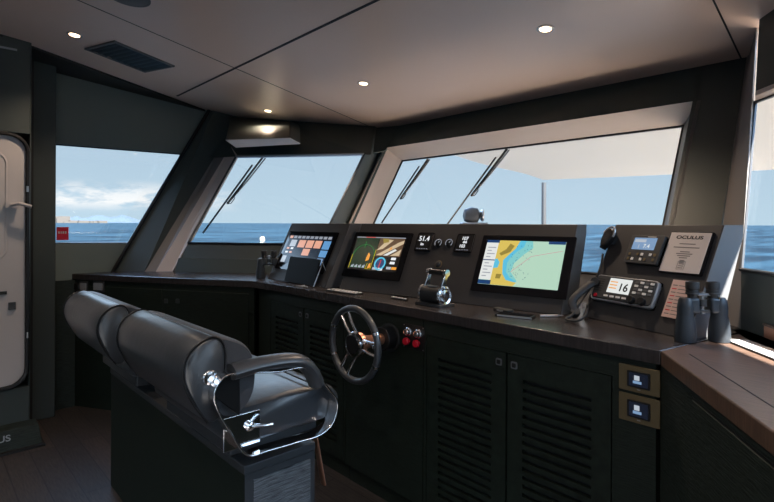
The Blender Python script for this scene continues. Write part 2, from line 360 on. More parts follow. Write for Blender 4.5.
# right pillar
def leanq(x0, x1, h0, h1, fy): return [(x0, fy(h0), EYE+h0), (x1, fy(h0), EYE+h0), (x1-.03, fy(h1), EYE+h1), (x0-.03, fy(h1), EYE+h1)]
E_b = V((-.535, 2.45, hs)); DE = V((.68, -.733, 0)); E_t = V((-.586, 2.93, EYE+.585))
PX = -.70
q = MB(); q.slab([(-.94, Ay(-.45), EYE-.45), (PX, Ay(-.45), EYE-.45), (PX-.035, Ay(1.1), EYE+1.1), (-.97, Ay(1.1), EYE+1.1)], (0, .02, 0)); q.build('pillar', Mt['pil']); struct(bpy.data.objects['pillar'])
ea = E_b+(E_b-E_t)*.30; et = E_t+(E_t-E_b)*.60
q = MB(); q.slab([(PX, Ay(-.18), hs), tuple(E_b), tuple(et+V((.0, -.10, 0))), (PX-.035, Ay(1.1), EYE+1.1)], (.0, .03, 0)); q.slab([(PX, Ay(-.45), EYE-.45), (E_b.x, E_b.y, EYE-.45), tuple(E_b), (PX, Ay(-.18), hs)], (0, .03, 0)); struct(q.build('trim_5', Mt['rev2']))
# right wall below and above window E, running aft
LE = 4.2
q = MB(); q.slab([tuple(E_b+V((0, 0, -1.4))), tuple(E_b+DE*LE+V((0, 0, -1.4))), tuple(E_b+DE*LE), tuple(E_b)], (.05, .05, 0)); struct(q.build('wall_right', Mt['pil']))
Hb = hit(755.3, 95.5, (0, 0, EYE+.60), (0, 0, 1)); DT = V((.68, -.733, 0))
q = MB(); q.slab([tuple(Hb), tuple(Hb+DT*LE), tuple(Hb+DT*LE+V((.0, .0, .62))), tuple(Hb+V((-.02, .2, .55)))], (.06, .06, 0)); struct(q.build('trim_6', Mt['wall']))
q = MB(); q.slab([tuple(Hb), tuple(Hb+DT*LE), tuple(E_t+DE*LE), tuple(E_t)], (0, 0, .02)); struct(q.build('trim_7', Mt['rev']))
w4 = bpy.data.objects.new('window_4', None); COL.objects.link(w4); w4['kind'] = 'structure'
MB().slab([E_b, E_b+DE*LE, E_t+DE*LE, E_t], (.008, .008, 0)).build('pane', Mt['glass'], w4)
q = MB(); fr = [E_b, E_b+DE*LE, E_t+DE*LE, E_t]
for i in (0, 2, 3): q.tube([fr[i], fr[(i+1) % 4]], .009, 6)
q.build('window_frame', Mt['blk'], w4)
# left corner pillar between window 1 and window 3
Pa = V((-4.6, 1.466, EYE-.394)); Pb = V((-4.72, 2.23, EYE+.818)); Pc = Pb+(Pb-Pa)*.3; Pa2 = Pa-(Pb-Pa)*.03
La = wb1-(wt1-wb1)*.30; Lc = wt1+(wt1-wb1)*.75; La.x += .03; Lc.x += .03
q = MB(); q.slab([La, Pa2, Pc, Lc], (-.02, .05, 0)); q.build('pillar', Mt['pil']); struct(bpy.data.objects['pillar.001'])
# black gasket strip along the pillar on its window side
q = MB(); q.tube([La+V((0, -.02, 0)), wb1+V((.02, -.02, 0)), wt1+V((.02, -.02, 0)), Lc+V((0, -.02, 0))], .018, 6); struct(q.build('trim_8', Mt['blk']))
# reveal from pillar to left front glass (two steps)
f1 = lambda p, q_, k: p.lerp(q_, k)
C_tl2 = C_tl+(C_tl-C_bl)*.02; C_bl2 = C_bl-(C_tl-C_bl)*.36
m0, m1 = f1(Pa2, C_bl2, .40), f1(Pb, C_tl2, .45)
q = MB(); q.slab([Pa2, m0, m1, Pb], (-.01, .03, 0)); struct(q.build('trim_9', Mt['rev2']))
q = MB(); q.slab([m0, C_bl2, C_tl2, m1], (-.01, .03, 0)); struct(q.build('trim_10', Mt['rev']))
# header over window 3
K0 = hc(230, 117); K1 = hc(373, 130.5); cd_ = (C_tr-C_tl).normalized()
q = MB(); q.slab([C_tl-cd_*.3+V((0, 0, .0)), C_tr+cd_*.06, K1+V((.05, 0, .12)), K0+V((-.2, 0, .12))], (-.03, .05, 0)); struct(q.build('wall_front_left', Mt['wall']))
w3 = bpy.data.objects.new('window_3', None); COL.objects.link(w3); w3['kind'] = 'structure'
MB().slab([C_bl, C_br, C_tr, C_tl], (-.006, .01, 0)).build('pane', Mt['glass'], w3)
q = MB(); q.tube([C_tl, C_tr], .014, 6); q.build('window_frame', Mt['steel'], w3)
q = MB(); q.tube([C_bl, C_tl], .011, 6); q.tube([C_br, C_tr], .011, 6); q.tube([C_bl, C_br], .011, 6); q.build('window_frame', Mt['blk'], w3)
# wall under window 3
q = MB(); lo = V((0, -.14, -.30)); q.slab([C_bl, C_br, C_br+lo, C_bl+lo], (-.02, .04, 0)); struct(q.build('wall_front_sill', Mt['pil']))
mid0 = C_bl.lerp(C_bl+lo, .42)+V((.015, -.03, 0)); mid1 = C_br.lerp(C_br+lo, .42)+V((.015, -.03, 0))
q = MB(); q.slab([mid0, mid1, mid1+V((.02, -.05, -.16)), mid0+V((.02, -.05, -.16))], (-.01, .02, 0)); struct(q.build('trim_11', Mt['wall']))
# dark face between window 3 and window 2 (centre pillar)
q = MB(); q.slab([C_br+V((0, -.16, -.28)), C_tr+cd_*.0, (-3.655, Ay(.74), EYE+.74), (-3.62, Ay(-.42), WT-.04)], (-.03, .03, 0)); q.build('pillar', Mt['pil']); struct(bpy.data.objects['pillar.002'])
q = MB(); q.slab([(-3.66, Ay(-.42), WT-.04), (-3.58, Ay(-.42), WT-.04), (-3.60, Ay(.74), EYE+.74), (-3.68, Ay(.74), EYE+.74)], (0, .03, 0)); struct(q.build('trim_12', Mt['wall']))
q = MB(); q.slab([C_tr+V((-.02, 0, 0)), (-3.58, Ay(.70), EYE+.70), (-3.50, Ay(hT)+.0, EYE+hT), K1+V((0, 0, .15))], (-.03, .05, 0)); struct(q.build('trim_13', Mt['wall']))
# boxed casing in the upper left front corner
bz0 = EYE+.70
c_a = hz(225.5, 139.5, bz0); c_b = hz(290, 137.5, bz0); c_c = hz(300.5, 143.3, bz0); c_d = hz(236, 147, bz0)
u_a = hc(231, 117); u_b = hc(290, 121.5); u_c = hc(300, 124); u_d = u_a.lerp(u_c, .05)+V((-.02, .06, 0))
q = MB(); q.hull([c_a, c_b, c_c, c_d], [p+V((0, 0, .01)) for p in (u_a, u_b, u_c, u_d)]); struct(q.build('trim_14', Mt['pil'], bevel=.004))
q = MB(); q.slab([p-V((0, 0, .006)) for p in (c_a, c_b, c_c, c_d)], (0, 0, .005)); struct(q.build('trim_15', Mt['rev']))

# ------------------------------------------------------------------ aft bulkhead with white door (left edge of the view)
XB = -4.25
bt = hx(30.5, 300, XB)
yb = bt.y
q = MB(); 
d_top = hx(15, 135.5, XB).z; d_bot = hx(15, 385.5, XB).z; d_r = hx(26, 250, XB).y; dy0 = d_r-.74
q.box(XL+.02, XB, -3, dy0-.03, 0, 2.98); q.box(XL+.02, XB, d_r+.02, yb, 0, 2.98); q.box(XL+.02, XB, dy0-.03, d_r+.02, d_top+.02, 2.98); q.box(XL+.02, XB, dy0-.03, d_r+.02, 0, d_bot-.02)
struct(q.build('wall_aft', Mt['pil'], bevel=.004))
d1 = bpy.data.objects.new('door_1', None); COL.objects.link(d1); d1['kind'] = 'structure'; d1['label'] = 'white lacquered weathertight door with rounded corners'
YZ = M(((0, 0, 1, 0), (1, 0, 0, 0), (0, 1, 0, 0), (0, 0, 0, 1)))
q = MB(); q.prism(rrect(dy0, d_r, d_bot, d_top, .11), XB-.04, XB-.008, YZ); q.build('door_leaf', Mt['white'], d1, bevel=.006)
q = MB()
P_ = [YZ @ V((a, b, XB+.004)) for a, b in rrect(dy0-.008, d_r+.008, d_bot-.008, d_top+.008, .115)]
q.tube(P_, .014, 6, closed=True); q.build('door_gasket', Mt['blk'], d1)
P_ = [YZ @ V((a, b, XB-.012)) for a, b in rrect(dy0+.02, d_r-.11, 1.25, d_top-.12, .07)]
MB().tube(P_, .01, 6, closed=True).build('port_frame', Mt['white'], d1)
hp = hx(14, 205, XB)
q = MB(); q.box(XB, XB+.03, hp.y-.05, hp.y+.02, hp.z-.02, hp.z+.02); q.tube([(XB+.03, hp.y-.02, hp.z), (XB+.06, hp.y+.02, hp.z+.01), (XB+.06, hp.y+.09, hp.z-.01)], .012); q.build('door_handle', Mt['white'], d1)
for yy in (189, 335):
    hp = hx(27.5, yy, XB+.01); MB().cyl((XB+.01, hp.y, hp.z-.02), (XB+.01, hp.y, hp.z+.02), .008).build('hinge', Mt['steel'], d1)
hp = hx(12, 306, XB); MB().box(XB-.01, XB+.003, hp.y-.02, hp.y+.02, hp.z-.025, hp.z+.025).build('latch_plate', Mt['dgrey'], d1)
hp = hx(3, 293, XB); MB().box(XB-.01, XB+.004, hp.y-.02, hp.y+.02, hp.z-.01, hp.z+.01).build('latch_plate', Mt['ink'], d1)
hp = hx(10, 47, XB); q = MB(); q.box(XB, XB+.008, -.3, hx(17, 50, XB).y, hx(16, 50, XB).z-.006, hx(16, 50, XB).z+.006); struct(q.build('trim_16', Mt['silver']))
# step with lettered sill plate below the door
st = hx(36.5, 434, XB+.12)
t = thing('door_step', 'dark wooden step with a silver name plate at the foot of the white door', 'step', (XB, 0, 0))
MB().hull([(0, -1.4, 0), (.16, -1.4, 0), (.16, yb+.05, 0), (0, yb+.05, 0)], [(.0, -1.4, .14), (.13, -1.4, .14), (.13, yb+.03, .14), (.0, yb+.03, .14)]).build('riser', Mt['cabD'], t, bevel=.004)
MB().box(0, .19, -1.4, yb+.06, 0, .015).build('kick_strip', Mt['dark'], t)
fr_ = frame((XB+.148, yb-.13-.24, .075), (0, 1, 0), (-.2, 0, 1))
o = text('name_lettering', 'OCULUS', Mt['silver'], t, 0, 0, .055, sx=1.15, bold=.001)
o.matrix_local = M.Translation((-XB, 0, 0)) @ fr_
# upright post between bulkhead and side window
pl, pr = hx(30.5, 300, -4.62), hx(55.5, 300, -4.62)
q = MB(); q.box(-4.79, -4.62, pl.y, pr.y, 0, 2.99); q.build('pillar', Mt['pil'], bevel=.006); struct(bpy.data.objects['pillar.003'])
MB().box(-4.63, -4.60, pl.y-.005, pl.y+.012, 0, 2.9).build('trim_17', Mt['dark']); struct(bpy.data.objects['trim_17'])
q = MB(); q.box(-4.82, -4.775, pr.y, .97, .0, WT-.05); struct(q.build('trim_18', Mt['cabD']))

q = MB()
for a_, b_2 in (((XL-.1, 1.35), (-4.45, 1.95)), ((-4.45, 1.95), (-3.6, 2.72)), ((-3.6, 2.72), (-.60, 2.72)), ((-.60, 2.72), (-.42, 2.45)), ((-.42, 2.45), (2.45, -.60))):
    d_ = (V((*b_2, 0))-V((*a_, 0))).normalized(); n_2 = V((-d_.y, d_.x, 0))*.06; e_ = d_*.03
    A2, B2 = V((*a_, 0))-e_, V((*b_2, 0))+e_
    q.slab([A2, B2, B2+n_2, A2+n_2], (0, 0, 1.0))
struct(q.build('wall_front_lower', Mt['dark']))
# ------------------------------------------------------------------ cabinets and worktops
AY = 1.85; XR = -.625; XLc = -3.37
DD = V((.592, -.806, 0)); CDIR = V((1.43, .85, 0)).normalized()
def zc(o): return o
# worktop over left and centre cabinets
wp = [(XL+.005, .95), (XLc, 1.80), (-3.1, 1.83), (XR, 1.83), (-.50, 2.50), (-.69, 2.66), (-3.60, 2.66), (-4.45, 1.78), (-4.63, 1.56), (XL+.005, 1.45)]
q = MB(); q.prism(wp, WT-.05, WT)
tag(q.build('worktop', Mt['topl'], bevel=.004), 'long brown lacquered worktop coloured dark as in shade, running under the screens along the front windows', 'worktop')
n_ = V((.806, .592, 0))
r0 = V((XR+.001, 1.830, 0)); r1 = r0+DD*2.3; wp = [r0, r1, r1+n_*.46, E_b*1+V((-.02, -.03, 0)), V((-.49, 2.49, 0))]
q = MB(); q.prism([(p.x, p.y) for p in wp], WT-.052, WT)
t = thing('worktop', 'brown wooden worktop coloured as if sunlit, turning aft on the right, under the large binoculars', 'worktop', (0, 0, 0))
q.build('top_board', Mt['top'], t, bevel=.004)
g0 = r0+n_*.075+DD*.03; g1 = g0+DD*2.2
MB().slab([(g0.x, g0.y, WT), (g1.x, g1.y, WT), (g1.x+n_.x*.004, g1.y+n_.y*.004, WT), (g0.x+n_.x*.004, g0.y+n_.y*.004, WT)], (0, 0, .0008)).build('inlay_groove', Mt['dark'], t)

# louvre door, built in local coordinates: x along, y up, z out of the face
def louvre_door(parent, x0, x1, z0, z1, latch_side, F):
    d = bpy.data.objects.new('door', None); COL.objects.link(d); d.parent = parent; d.matrix_local = F
    q = MB(); m_ = .075 if x1-x0 > .43 else .065; s0 = z1-.095; n = 21; pitch = .036
    if s0-n*pitch < z0+.05: n = int((s0-z0-.05)/pitch)
    q.box(x0+.002, x0+m_, z0, z1, -.018, 0); q.box(x1-m_, x1-.002, z0, z1, -.018, 0)
    q.box(x0+m_, x1-m_, s0, z1, -.018, 0); q.box(x0+m_, x1-m_, z0, s0-n*pitch, -.018, 0)
    for i in range(n):
        q.box(x0+m_, x1-m_, s0-(i+1)*pitch, s0-(i+1)*pitch+.0185, -.018, 0)
    q.build('louvred_panel', Mt['cab'], d)
    MB().box(x0+m_-.01, x1-m_+.01, s0-n*pitch-.01, s0+.01, -.03, -.022).build('inner_backing', Mt['dark'], d)
    lx = x1-.035 if latch_side > 0 else x0+.035
    h = MB().prism(rrect(lx-.015, lx+.015, z1-.058, z1-.028, .006), 0, .004).build('latch', Mt['alu'], d)
    MB().prism(rrect(lx-.009, lx+.009, z1-.052, z1-.034, .004), .004, .006).build('latch_button', Mt['blk'], d)
    return d
FA = frame((0, AY, 0), (1, 0, 0), (0, 0, 1))      # centre face; local z = -Y (towards the seats)
def cab_unit(label, x0, x1, doors, F, w1_=None):
    t = thing('cabinet', label, 'cabinet', M.Translation((0, 0, 0)), 'helm cabinets under the worktops')
    q = MB(); zt = WT-.05; z1 = .951
    inv = F
    f = lambda u0, u1, v0, v1, a, b: q.box(u0, u1, v0, v1, a, b, inv)
    f(x0, x1, z1+.003, zt, -.02, 0); f(x0, x1, .0, .10, -.06, -.03); f(x0, x0+.02, .1, z1, -.4, -.019); f(x1-.02, x1, .1, z1, -.4, -.019)
    if doors:
        if doors[0][0]-x0 > .02: f(x0, doors[0][0]-.003, .1, z1+.003, -.02, 0)
        if x1-doors[-1][1] > .02: f(doors[-1][1]+.003, x1, .1, z1+.003, -.02, 0)
    else: f(x0, x1, .1, z1+.003, -.02, 0)
    f(x0, x1, .1, .12, -.4, -.019); f(x0, x1, .1, zt, -.42, -.4)
    q.build('carcass', Mt['cab'], t)
    return t
t = cab_unit('black ash cabinet with two louvred doors, left of the steering wheel', XLc+.01, -2.34, [(-3.19, -2.775), (-2.775, -2.36)], FA)
louvre_door(t, -3.19, -2.778, .11, .951, 1, FA); louvre_door(t, -2.772, -2.36, .11, .951, -1, FA)
t = cab_unit('plain black cabinet section behind the steering wheel, with the red knobs', -2.335, -1.725, [], FA)
t = cab_unit('black ash cabinet with two wide louvred doors, right of the red knobs', -1.72, XR-.02, [(-1.70, -1.24), (-1.24, -.795)], FA)
louvre_door(t, -1.70, -1.243, .11, .951, 1, FA); louvre_door(t, -1.237, -.795, .11, .951, -1, FA)
# left angled cabinet
CL = V((XLc, 1.82, 0)); CS = V((XL+.01, .97, 0)); CF = frame((CS.x, CS.y, 0), CDIR, (0, 0, 1)); CW = (CL-CS).length
t = thing('cabinet', 'long dark cabinet under the left window worktop, with small switch plates', 'cabinet', (0, 0, 0), 'helm cabinets under the worktops')
q = MB(); zt = WT-.05
q.box(.0, CW, .84, zt, -.02, 0, CF); q.box(.0, CW, .0, .84-.004, -.022, -.002, CF); q.box(0, CW, 0, zt, -.25, -.23, CF); q.build('carcass', Mt['cab'], t)
for k in range(2):
    x0 = .10+k*.76
    MB().box(x0, x0+.752, .13, .985, -.002, .004, CF).build('door', Mt['cab'], t, bevel=.002)
for px in (166.5, 178):
    p = puv(px, 301, CF); MB().prism(rrect(p.x-.017, p.x+.017, p.y-.017, p.y+.017, .006), .004, .008, CF).build('latch', Mt['dgrey'], t)
# switch plates and socket on that cabinet
p = puv(75.5, 286.5, CF); q = thing('power_socket', 'round black power socket ringed in steel at the far left end of the cabinet', 'socket', CF @ M.Translation((p.x+.015, p.y, .004)))
MB().lathe([(.034, 0), (.034, .012), (.026, .014), (.026, .008), (.001, .008)]).build('ring', Mt['steel'], q); MB().cyl((0, 0, .008), (0, 0, .011), .024).build('socket_face', Mt['blk'], q)
for px, w_, lab in ((84.5, .03, 'small steel switch plate next to the round socket'), (99.5, .045, 'wider steel switch plate in a dark frame, right of the small one')):
    p = puv(px, 286.5, CF); q = thing('switch_plate', lab, 'switch', CF @ M.Translation((p.x, p.y, .004)), 'switch plates on the left cabinet')
    MB().prism(rrect(-w_-.012, w_+.012, -.045, .045, .004), 0, .006).build('plate', Mt['dgrey'], q)
    MB().prism(rrect(-w_, w_, -.028, .028, .004), .006, .012).build('rocker', Mt['silver'], q)
# right angled cabinet (under right worktop)
DF = frame((XR-.01, 1.855, 0), DD, (0, 0, 1))
t = thing('cabinet', 'dark grained cabinet under the right worktop, below the binoculars', 'cabinet', (0, 0, 0), 'helm cabinets under the worktops')
q = MB(); q.box(0.0, 2.2, .0, WT-.052, -.022, -.002, DF); q.box(0, 2.2, 0, WT-.06, -.4, -.38, DF); q.build('carcass', Mt['cabD'], t)
p = puv(692.5, 399.5, DF)
MB().box(p.x, p.x+.62, .12, p.y, -.002, .003, DF).build('door', Mt['cabD'], t, bevel=.002)
MB().box(p.x-.007, p.x+.627, .113, p.y+.007, -.002, -.0005, DF).build('door_gap', Mt['dark'], t)

# two small switch screens on bronze plates
for k, (a, b_, c, d, lab) in enumerate((((619.5, 362.5), (660.5, 371), (660.5, 397.5), (619.5, 388), 'upper bronze wall plate with a small lit screen, at right end of cabinet'),
                                ((619.5, 391.5), (660.5, 400), (660.5, 428), (619.5, 419), 'lower bronze wall plate with a small lit screen, at right end of cabinet'))):
    u0, u1, v0, v1 = rect_of(FA, a, b_, c, d)
    q = thing('wall_control', lab, 'control panel', sub(FA, (u0+u1)/2, (v0+v1)/2, 0), 'bronze control plates'); w_, h_ = (u1-u0)/2, (v1-v0)/2
    MB().box(-w_, w_, -h_, h_, 0, .006).build('plate', Mt['brass'], q, bevel=.001)
    MB().prism(rrect(-w_*.56, w_*.56, -h_*.62, h_*.62, .004), .006, .010).build('bezel', Mt['blk'], q)
    MB().box(-w_*.46, w_*.46, -h_*.5, h_*.5, .010, .0108).build('screen', E['navy'], q)
    MB().box(-w_*.20, w_*.06, -h_*.05, h_*.32, .0108, .0114).build('icon', E['lcd'], q)
    MB().box(-w_*.26, w_*.16, -h_*.30, -h_*.10, .0108, .0114).build('icon', E['greyblue'], q)
    MB().box(-w_*.08, w_*.08, -h_*.80, -h_*.74, .006, .0068).build('marking', Mt['silver'], q)

# ------------------------------------------------------------------ instrument consoles
K = .5
def console(label, o, xd, width, top=.42, depth=.13):
    xd = V(xd).normalized(); back = V((-xd.y, xd.x, 0)); up = V((0, 0, 1))
    W4 = M((( xd.x, back.x, 0, o[0]), (xd.y, back.y, 0, o[1]), (0, 0, 1, WT), (0, 0, 0, 1)))
    t = thing('instrument_console', label, 'console', W4, 'leather covered instrument consoles on the worktop')
    prof = [(0, 0), (K*top, top), (K*top+depth, top), (K*top+depth+.0, top-.04), (depth+.06, 0)]
    q = MB(); q.hull([(0.002, a, b) for a, b in prof], [(width-.002, a, b) for a, b in prof]); q.build('housing', Mt['pod'], t, bevel=.004)
    for x0, x1 in ((0, .002), (width-.002, width)):
        q = MB(); q.hull([(x0, a, b) for a, b in prof], [(x1, a, b) for a, b in prof]); q.build('side_panel', Mt['podside'], t)
    n = 1/math.sqrt(1+K*K)
    F = W4 @ M(((1, 0, 0, 0), (0, K*n, -n, 0), (0, n, K*n, 0), (0, 0, 0, 1)))
    return t, F, W4
left_pod, FL, WL = console('angled charcoal console with the orange and blue touch screen, leftmost on the worktop', (-3.42, 1.955), (1, -.0, 0), .73)
main_pod, FM, WM = console('wide charcoal console in the middle, holding the radar and chart screens', (-2.60, 2.0), (1, .13, 0), 1.44)
right_pod, FR, WR = console('angled charcoal console on the right, holding the radio and the framed notice', (-1.095, 2.235), (.949, -.315, 0), .505, .42, .115)

def screen_thing(name, label, cat, F, corners, bez, group='display screens set in the consoles'):
    u0, u1, v0, v1 = rect_of(F, *corners); t = thing(name, label, cat, sub(F, u0, v0, 0), group); w, h = u1-u0, v1-v0
    MB().prism(rrect(-bez[0], w+bez[1], -bez[2], h+bez[3], .006), 0, .008).build('bezel', Mt['glassblk'], t)
    return t, w, h
def patch(t, nm, e, w, h, a, b, c, d, z=.0095):
    return MB().box(a*w, b*w, c*h, d*h, z-.001, z).build(nm, E[e] if isinstance(e, str) else e, t)
def poly(t, nm, e, w, h, pts, z=.0105, th=.0008):
    return MB().prism([(a*w, b*h) for a, b in pts], z-th, z).build(nm, E[e], t)
# screen 1: button page
t, w, h = screen_thing('touch_screen', 'lit touch screen showing rows of orange and blue tiles', 'screen', FL, ((289.8, 235.6), (332.5, 237.5), (325, 266), (281.8, 264)), (.03, .035, .05, .035))
patch(t, 'screen', 'navy', w, h, 0, 1, 0, 1)
for i in range(10): patch(t, 'tile', 'grey' if i else 'orange', w, h, .01+i*.1, .08+i*.1, .90, .99, .0105)
for a, b, c, d, e in ((.08, .22, .60, .84, 'lcd'), (.28, .44, .58, .84, 'orange'), (.47, .63, .58, .84, 'orange'), (.66, .81, .58, .84, 'orange'), (.85, 1.0, .56, .84, 'blue'),
                      (.45, .61, .31, .54, 'orange'), (.85, 1.0, .30, .52, 'blue'), (.85, .97, .02, .25, 'greyblue'), (.02, .12, .02, .25, 'lcd'),
                      (.04, .10, .50, .56, 'orange'), (.14, .20, .50, .56, 'white'), (.04, .10, .36, .42, 'white'), (.14, .20, .36, .42, 'orange')):
    patch(t, 'tile', e, w, h, a, b, c, d, .0105)
# tablet and its stand in front of screen 1
tp = hz(300, 284.5, WT)
TFm = frame((tp.x, tp.y, WT+.004), (1, -.05, 0), (0, .28, 1))
t = thing('tablet', 'black tablet with its dark screen propped upright in front of left console', 'tablet', TFm)
a, b_, c, d = [puv(*p, TFm) for p in ((291, 257.5), (321.5, 258.5), (313.5, 284.5), (283, 281.5))]
w0, w1_, v1 = (a.x+d.x)/2, (b_.x+c.x)/2, (a.y+b_.y)/2
MB().prism(rrect(w0, w1_, .002, v1, .006), -.008, 0).build('case', Mt['tab'], t)
MB().box(w0+.008, w1_-.008, .012, v1-.008, 0, .0012).build('screen', Mt['tab'], t)
t = thing('tablet_stand', 'thin steel stand leg holding the black tablet on its right side', 'stand', M.Translation((tp.x+w1_, tp.y, WT)))
MB().tube([(.012, -.02, .005), (.014, .05, v1*.86), (.05, .10, .005)], .004).build('leg', Mt['steel'], t); MB().tube([(.0, -.06, .005), (-.06, -.075, .005), (-.08, -.03, .005)], .005).build('foot', Mt['silver'], t)

# screen 2: radar and instruments
t, w, h = screen_thing('radar_screen', 'lit screen split into green radar, camera picture and blue compass dial', 'screen', FM, ((359.7, 237.5), (406.7, 238.6), (397, 273), (346.5, 269.3)), (.03, .04, .05, .035))
patch(t, 'screen', 'black', w, h, 0, 1, 0, 1)
poly(t, 'radar_view', 'dkgreen', w, h, [(.02, .08), (.49, .08), (.49, .97), (.02, .97)], .0105)
q = MB(); P_ = []
for i in range(29): 
    a = PI*i/28; P_.append((w*(.26+.22*math.cos(a)), h*(.42+.34*math.sin(a)), .012))
q.tube(P_, .0019, 6); q.build('range_ring', E['green'], t)
MB().tube([(w*.03, h*.45, .012), (w*.03, h*.04, .012)], .0018, 6).build('range_line', E['yellow'], t); q = MB(); q.tube([(w*.49, h*.62, .012), (w*.49, h*.04, .012), (w*.38, h*.04, .012), (w*.40, h*.2, .012)], .0018, 6); q.build('range_line', E['yellow'], t)
poly(t, 'echo', 'amber', w, h, [(.34, .26), (.40, .30), (.40, .46), (.36, .52), (.34, .38)], .0125); poly(t, 'echo', 'amber', w, h, [(.42, .05), (.48, .08), (.46, .22), (.43, .18)], .0125)
poly(t, 'echo', 'green', w, h, [(.23, .66), (.245, .66), (.245, .86), (.23, .86)], .0125)
for i in range(12): poly(t, 'data_mark', 'lcd' if i % 3 else 'green', w, h, [(.05+.026*i, .06), (.07+.026*i, .06), (.07+.026*i, .09+.03*(i % 3)), (.05+.026*i, .09+.03*(i % 3))], .0125)
poly(t, 'camera_view', 'brown', w, h, [(.50, .44), (.99, .44), (.99, .97), (.50, .97)], .0105)
for i, (pp, e) in enumerate(((((.50, .60), (.62, .66), (.78, .92), (.66, .94)), 'beige'), (((.52, .46), (.62, .46), (.99, .82), (.99, .92), (.9, .86)), 'beige'), (((.66, .46), (.74, .46), (.90, .62), (.86, .66)), 'lcdw'), (((.80, .46), (.97, .47), (.98, .66), (.9, .56)), 'beige'), (((.60, .82), (.7, .86), (.68, .96), (.56, .96)), 'olive'), (((.74, .60), (.80, .66), (.78, .72)), 'amber'))): poly(t, 'camera_detail', e, w, h, pp, .0115+i*.0003)
P_ = [(w*.65+h*.17*math.cos(2*PI*i/28), h*.215+h*.17*math.sin(2*PI*i/28), .012) for i in range(28)]
MB().tube(P_, .005, 6, closed=True).build('compass_ring', E['cyan'], t); MB().prism([(w*.65+h*.14*math.cos(2*PI*i/28), h*.215+h*.14*math.sin(2*PI*i/28)) for i in range(28)], .0095, .0105).build('compass_dial', E['dkblue'], t)
poly(t, 'needle', 'red', w, h, [(.635, .10), (.655, .10), (.66, .33), (.645, .33)], .0122)
for a, b, e in ((.84, .34, 'white'), (.84, .22, 'white'), (.80, .07, 'lcd'), (.64, .02, 'white'), (.90, .07, 'amber'), (.53, .03, 'lcd')): poly(t, 'data_mark', e, w, h, [(a, b), (a+.09, b), (a+.09, b+.07), (a, b+.07)], .0125)
poly(t, 'title_bar', 'grey', w, h, [(0, .975), (1, .975), (1, 1), (0, 1)], .0125); poly(t, 'title_bar', 'red', w, h, [(.2, .977), (.4, .977), (.4, .998), (.2, .998)], .013)
# chart screen
t, w, h = screen_thing('chart_screen', 'large lit chart screen showing yellow coast and pale green sea', 'screen', FM, ((489.6, 241), (568, 243), (557, 292), (478, 283)), (.035, .045, .04, .03))
patch(t, 'screen', 'sea', w, h, 0, 1, 0, 1)
poly(t, 'chart_shoal', 'shoal', w, h, [(.17, .0), (.44, .0), (.50, .12), (.40, .3), (.42, .5), (.52, .7), (.62, .85), (.60, 1), (.17, 1)], .0103, .0006)
poly(t, 'chart_cyan', 'cyan', w, h, [(.14, .2), (.30, .12), (.42, .06), (.50, .1), (.40, .18), (.34, .3), (.33, .5), (.36, .62), (.42, .75), (.5, .86), (.52, 1), (.4, 1), (.14, .7)], .0109, .0006)
poly(t, 'chart_land', 'land', w, h, [(.15, 0), (.46, 0), (.50, .08), (.42, .1), (.36, .12), (.30, .25), (.28, .42), (.27, .55), (.33, .68), (.40, .82), (.44, 1), (.15, 1)], .0115, .0006)
poly(t, 'chart_cyan', 'cyan', w, h, [(.15, .36), (.22, .38), (.23, .50), (.19, .58), (.15, .56)], .0120, .0005)
poly(t, 'chart_town', 'olive', w, h, [(.23, .65), (.34, .74), (.38, .88), (.32, .93), (.28, .8), (.20, .7)], .0120, .0005); poly(t, 'chart_town', 'olive', w, h, [(.22, .14), (.28, .14), (.29, .24), (.22, .24)], .0120, .0005)
q = MB()
random.seed(4)
for i in range(46):
    a = random.uniform(.36, .62); b = random.uniform(.12, .92); q.box(a*w, a*w+.003, b*h, b*h+.003, .012, .0125)
q.build('depth_marks', E['dkblue'], t)
q = MB(); q.tube([(w*.40, h*.30, .0125), (w*.62, h*.66, .0125), (w*.98, h*.80, .0125)], .0011, 4); q.build('route_line', E['pink'], t)
patch(t, 'side_panel', 'lcdw', w, h, 0, .16, .1, .94, .0125); patch(t, 'title_bar', 'dkblue', w, h, 0, .17, .94, 1, .0125); patch(t, 'title_bar', 'dkblue', w, h, .8, 1, .94, 1, .0125); patch(t, 'button', 'dkblue', w, h, 0, .17, 0, .09, .0125)
for i in range(10): patch(t, 'text_line', E['grey'] if i != 5 else E['dkblue'], w, h, .03 if i != 5 else 0, (.09+.05*(i % 2)) if i != 5 else .16, .17+i*.072, .19+i*.072, .0132)
# small instruments on main console
def mini(label, cor, txt):
    t, w, h = screen_thing('instrument_display', label, 'instrument', FM, cor, (.006, .006, .006, .006), 'small instruments between the two large screens')
    MB().box(0, w, 0, h, .008, .009).build('face', Mt['blk'], t)
    for s, a, b, sz in txt: text('digits', s, E['white'], t, a*w, b*h, sz*h, .0095, bold=.0006)
    for i in range(5): MB().box(w*(.1+.17*i), w*(.17+.17*i), h*.06, h*.10, .009, .0095).build('key_mark', E['grey'], t)
    MB().box(w*1.03, w*1.08, 0, h, .008, .0092).build('edge_strip', Mt['dgrey'], t)
mini('small dark instrument reading 51.4, right of the radar screen', ((420.5, 234), (434, 234.5), (430, 251), (415.5, 250)), (('51.4', .08, .55, .42), ('kn', .3, .28, .22)))
mini('small dark instrument with three rows of numbers, left of the chart screen', ((460, 235), (475, 236), (470, 252.5), (455, 251)), (('107', .28, .68, .28), ('44', .4, .46, .26), ('103', .22, .22, .26)))
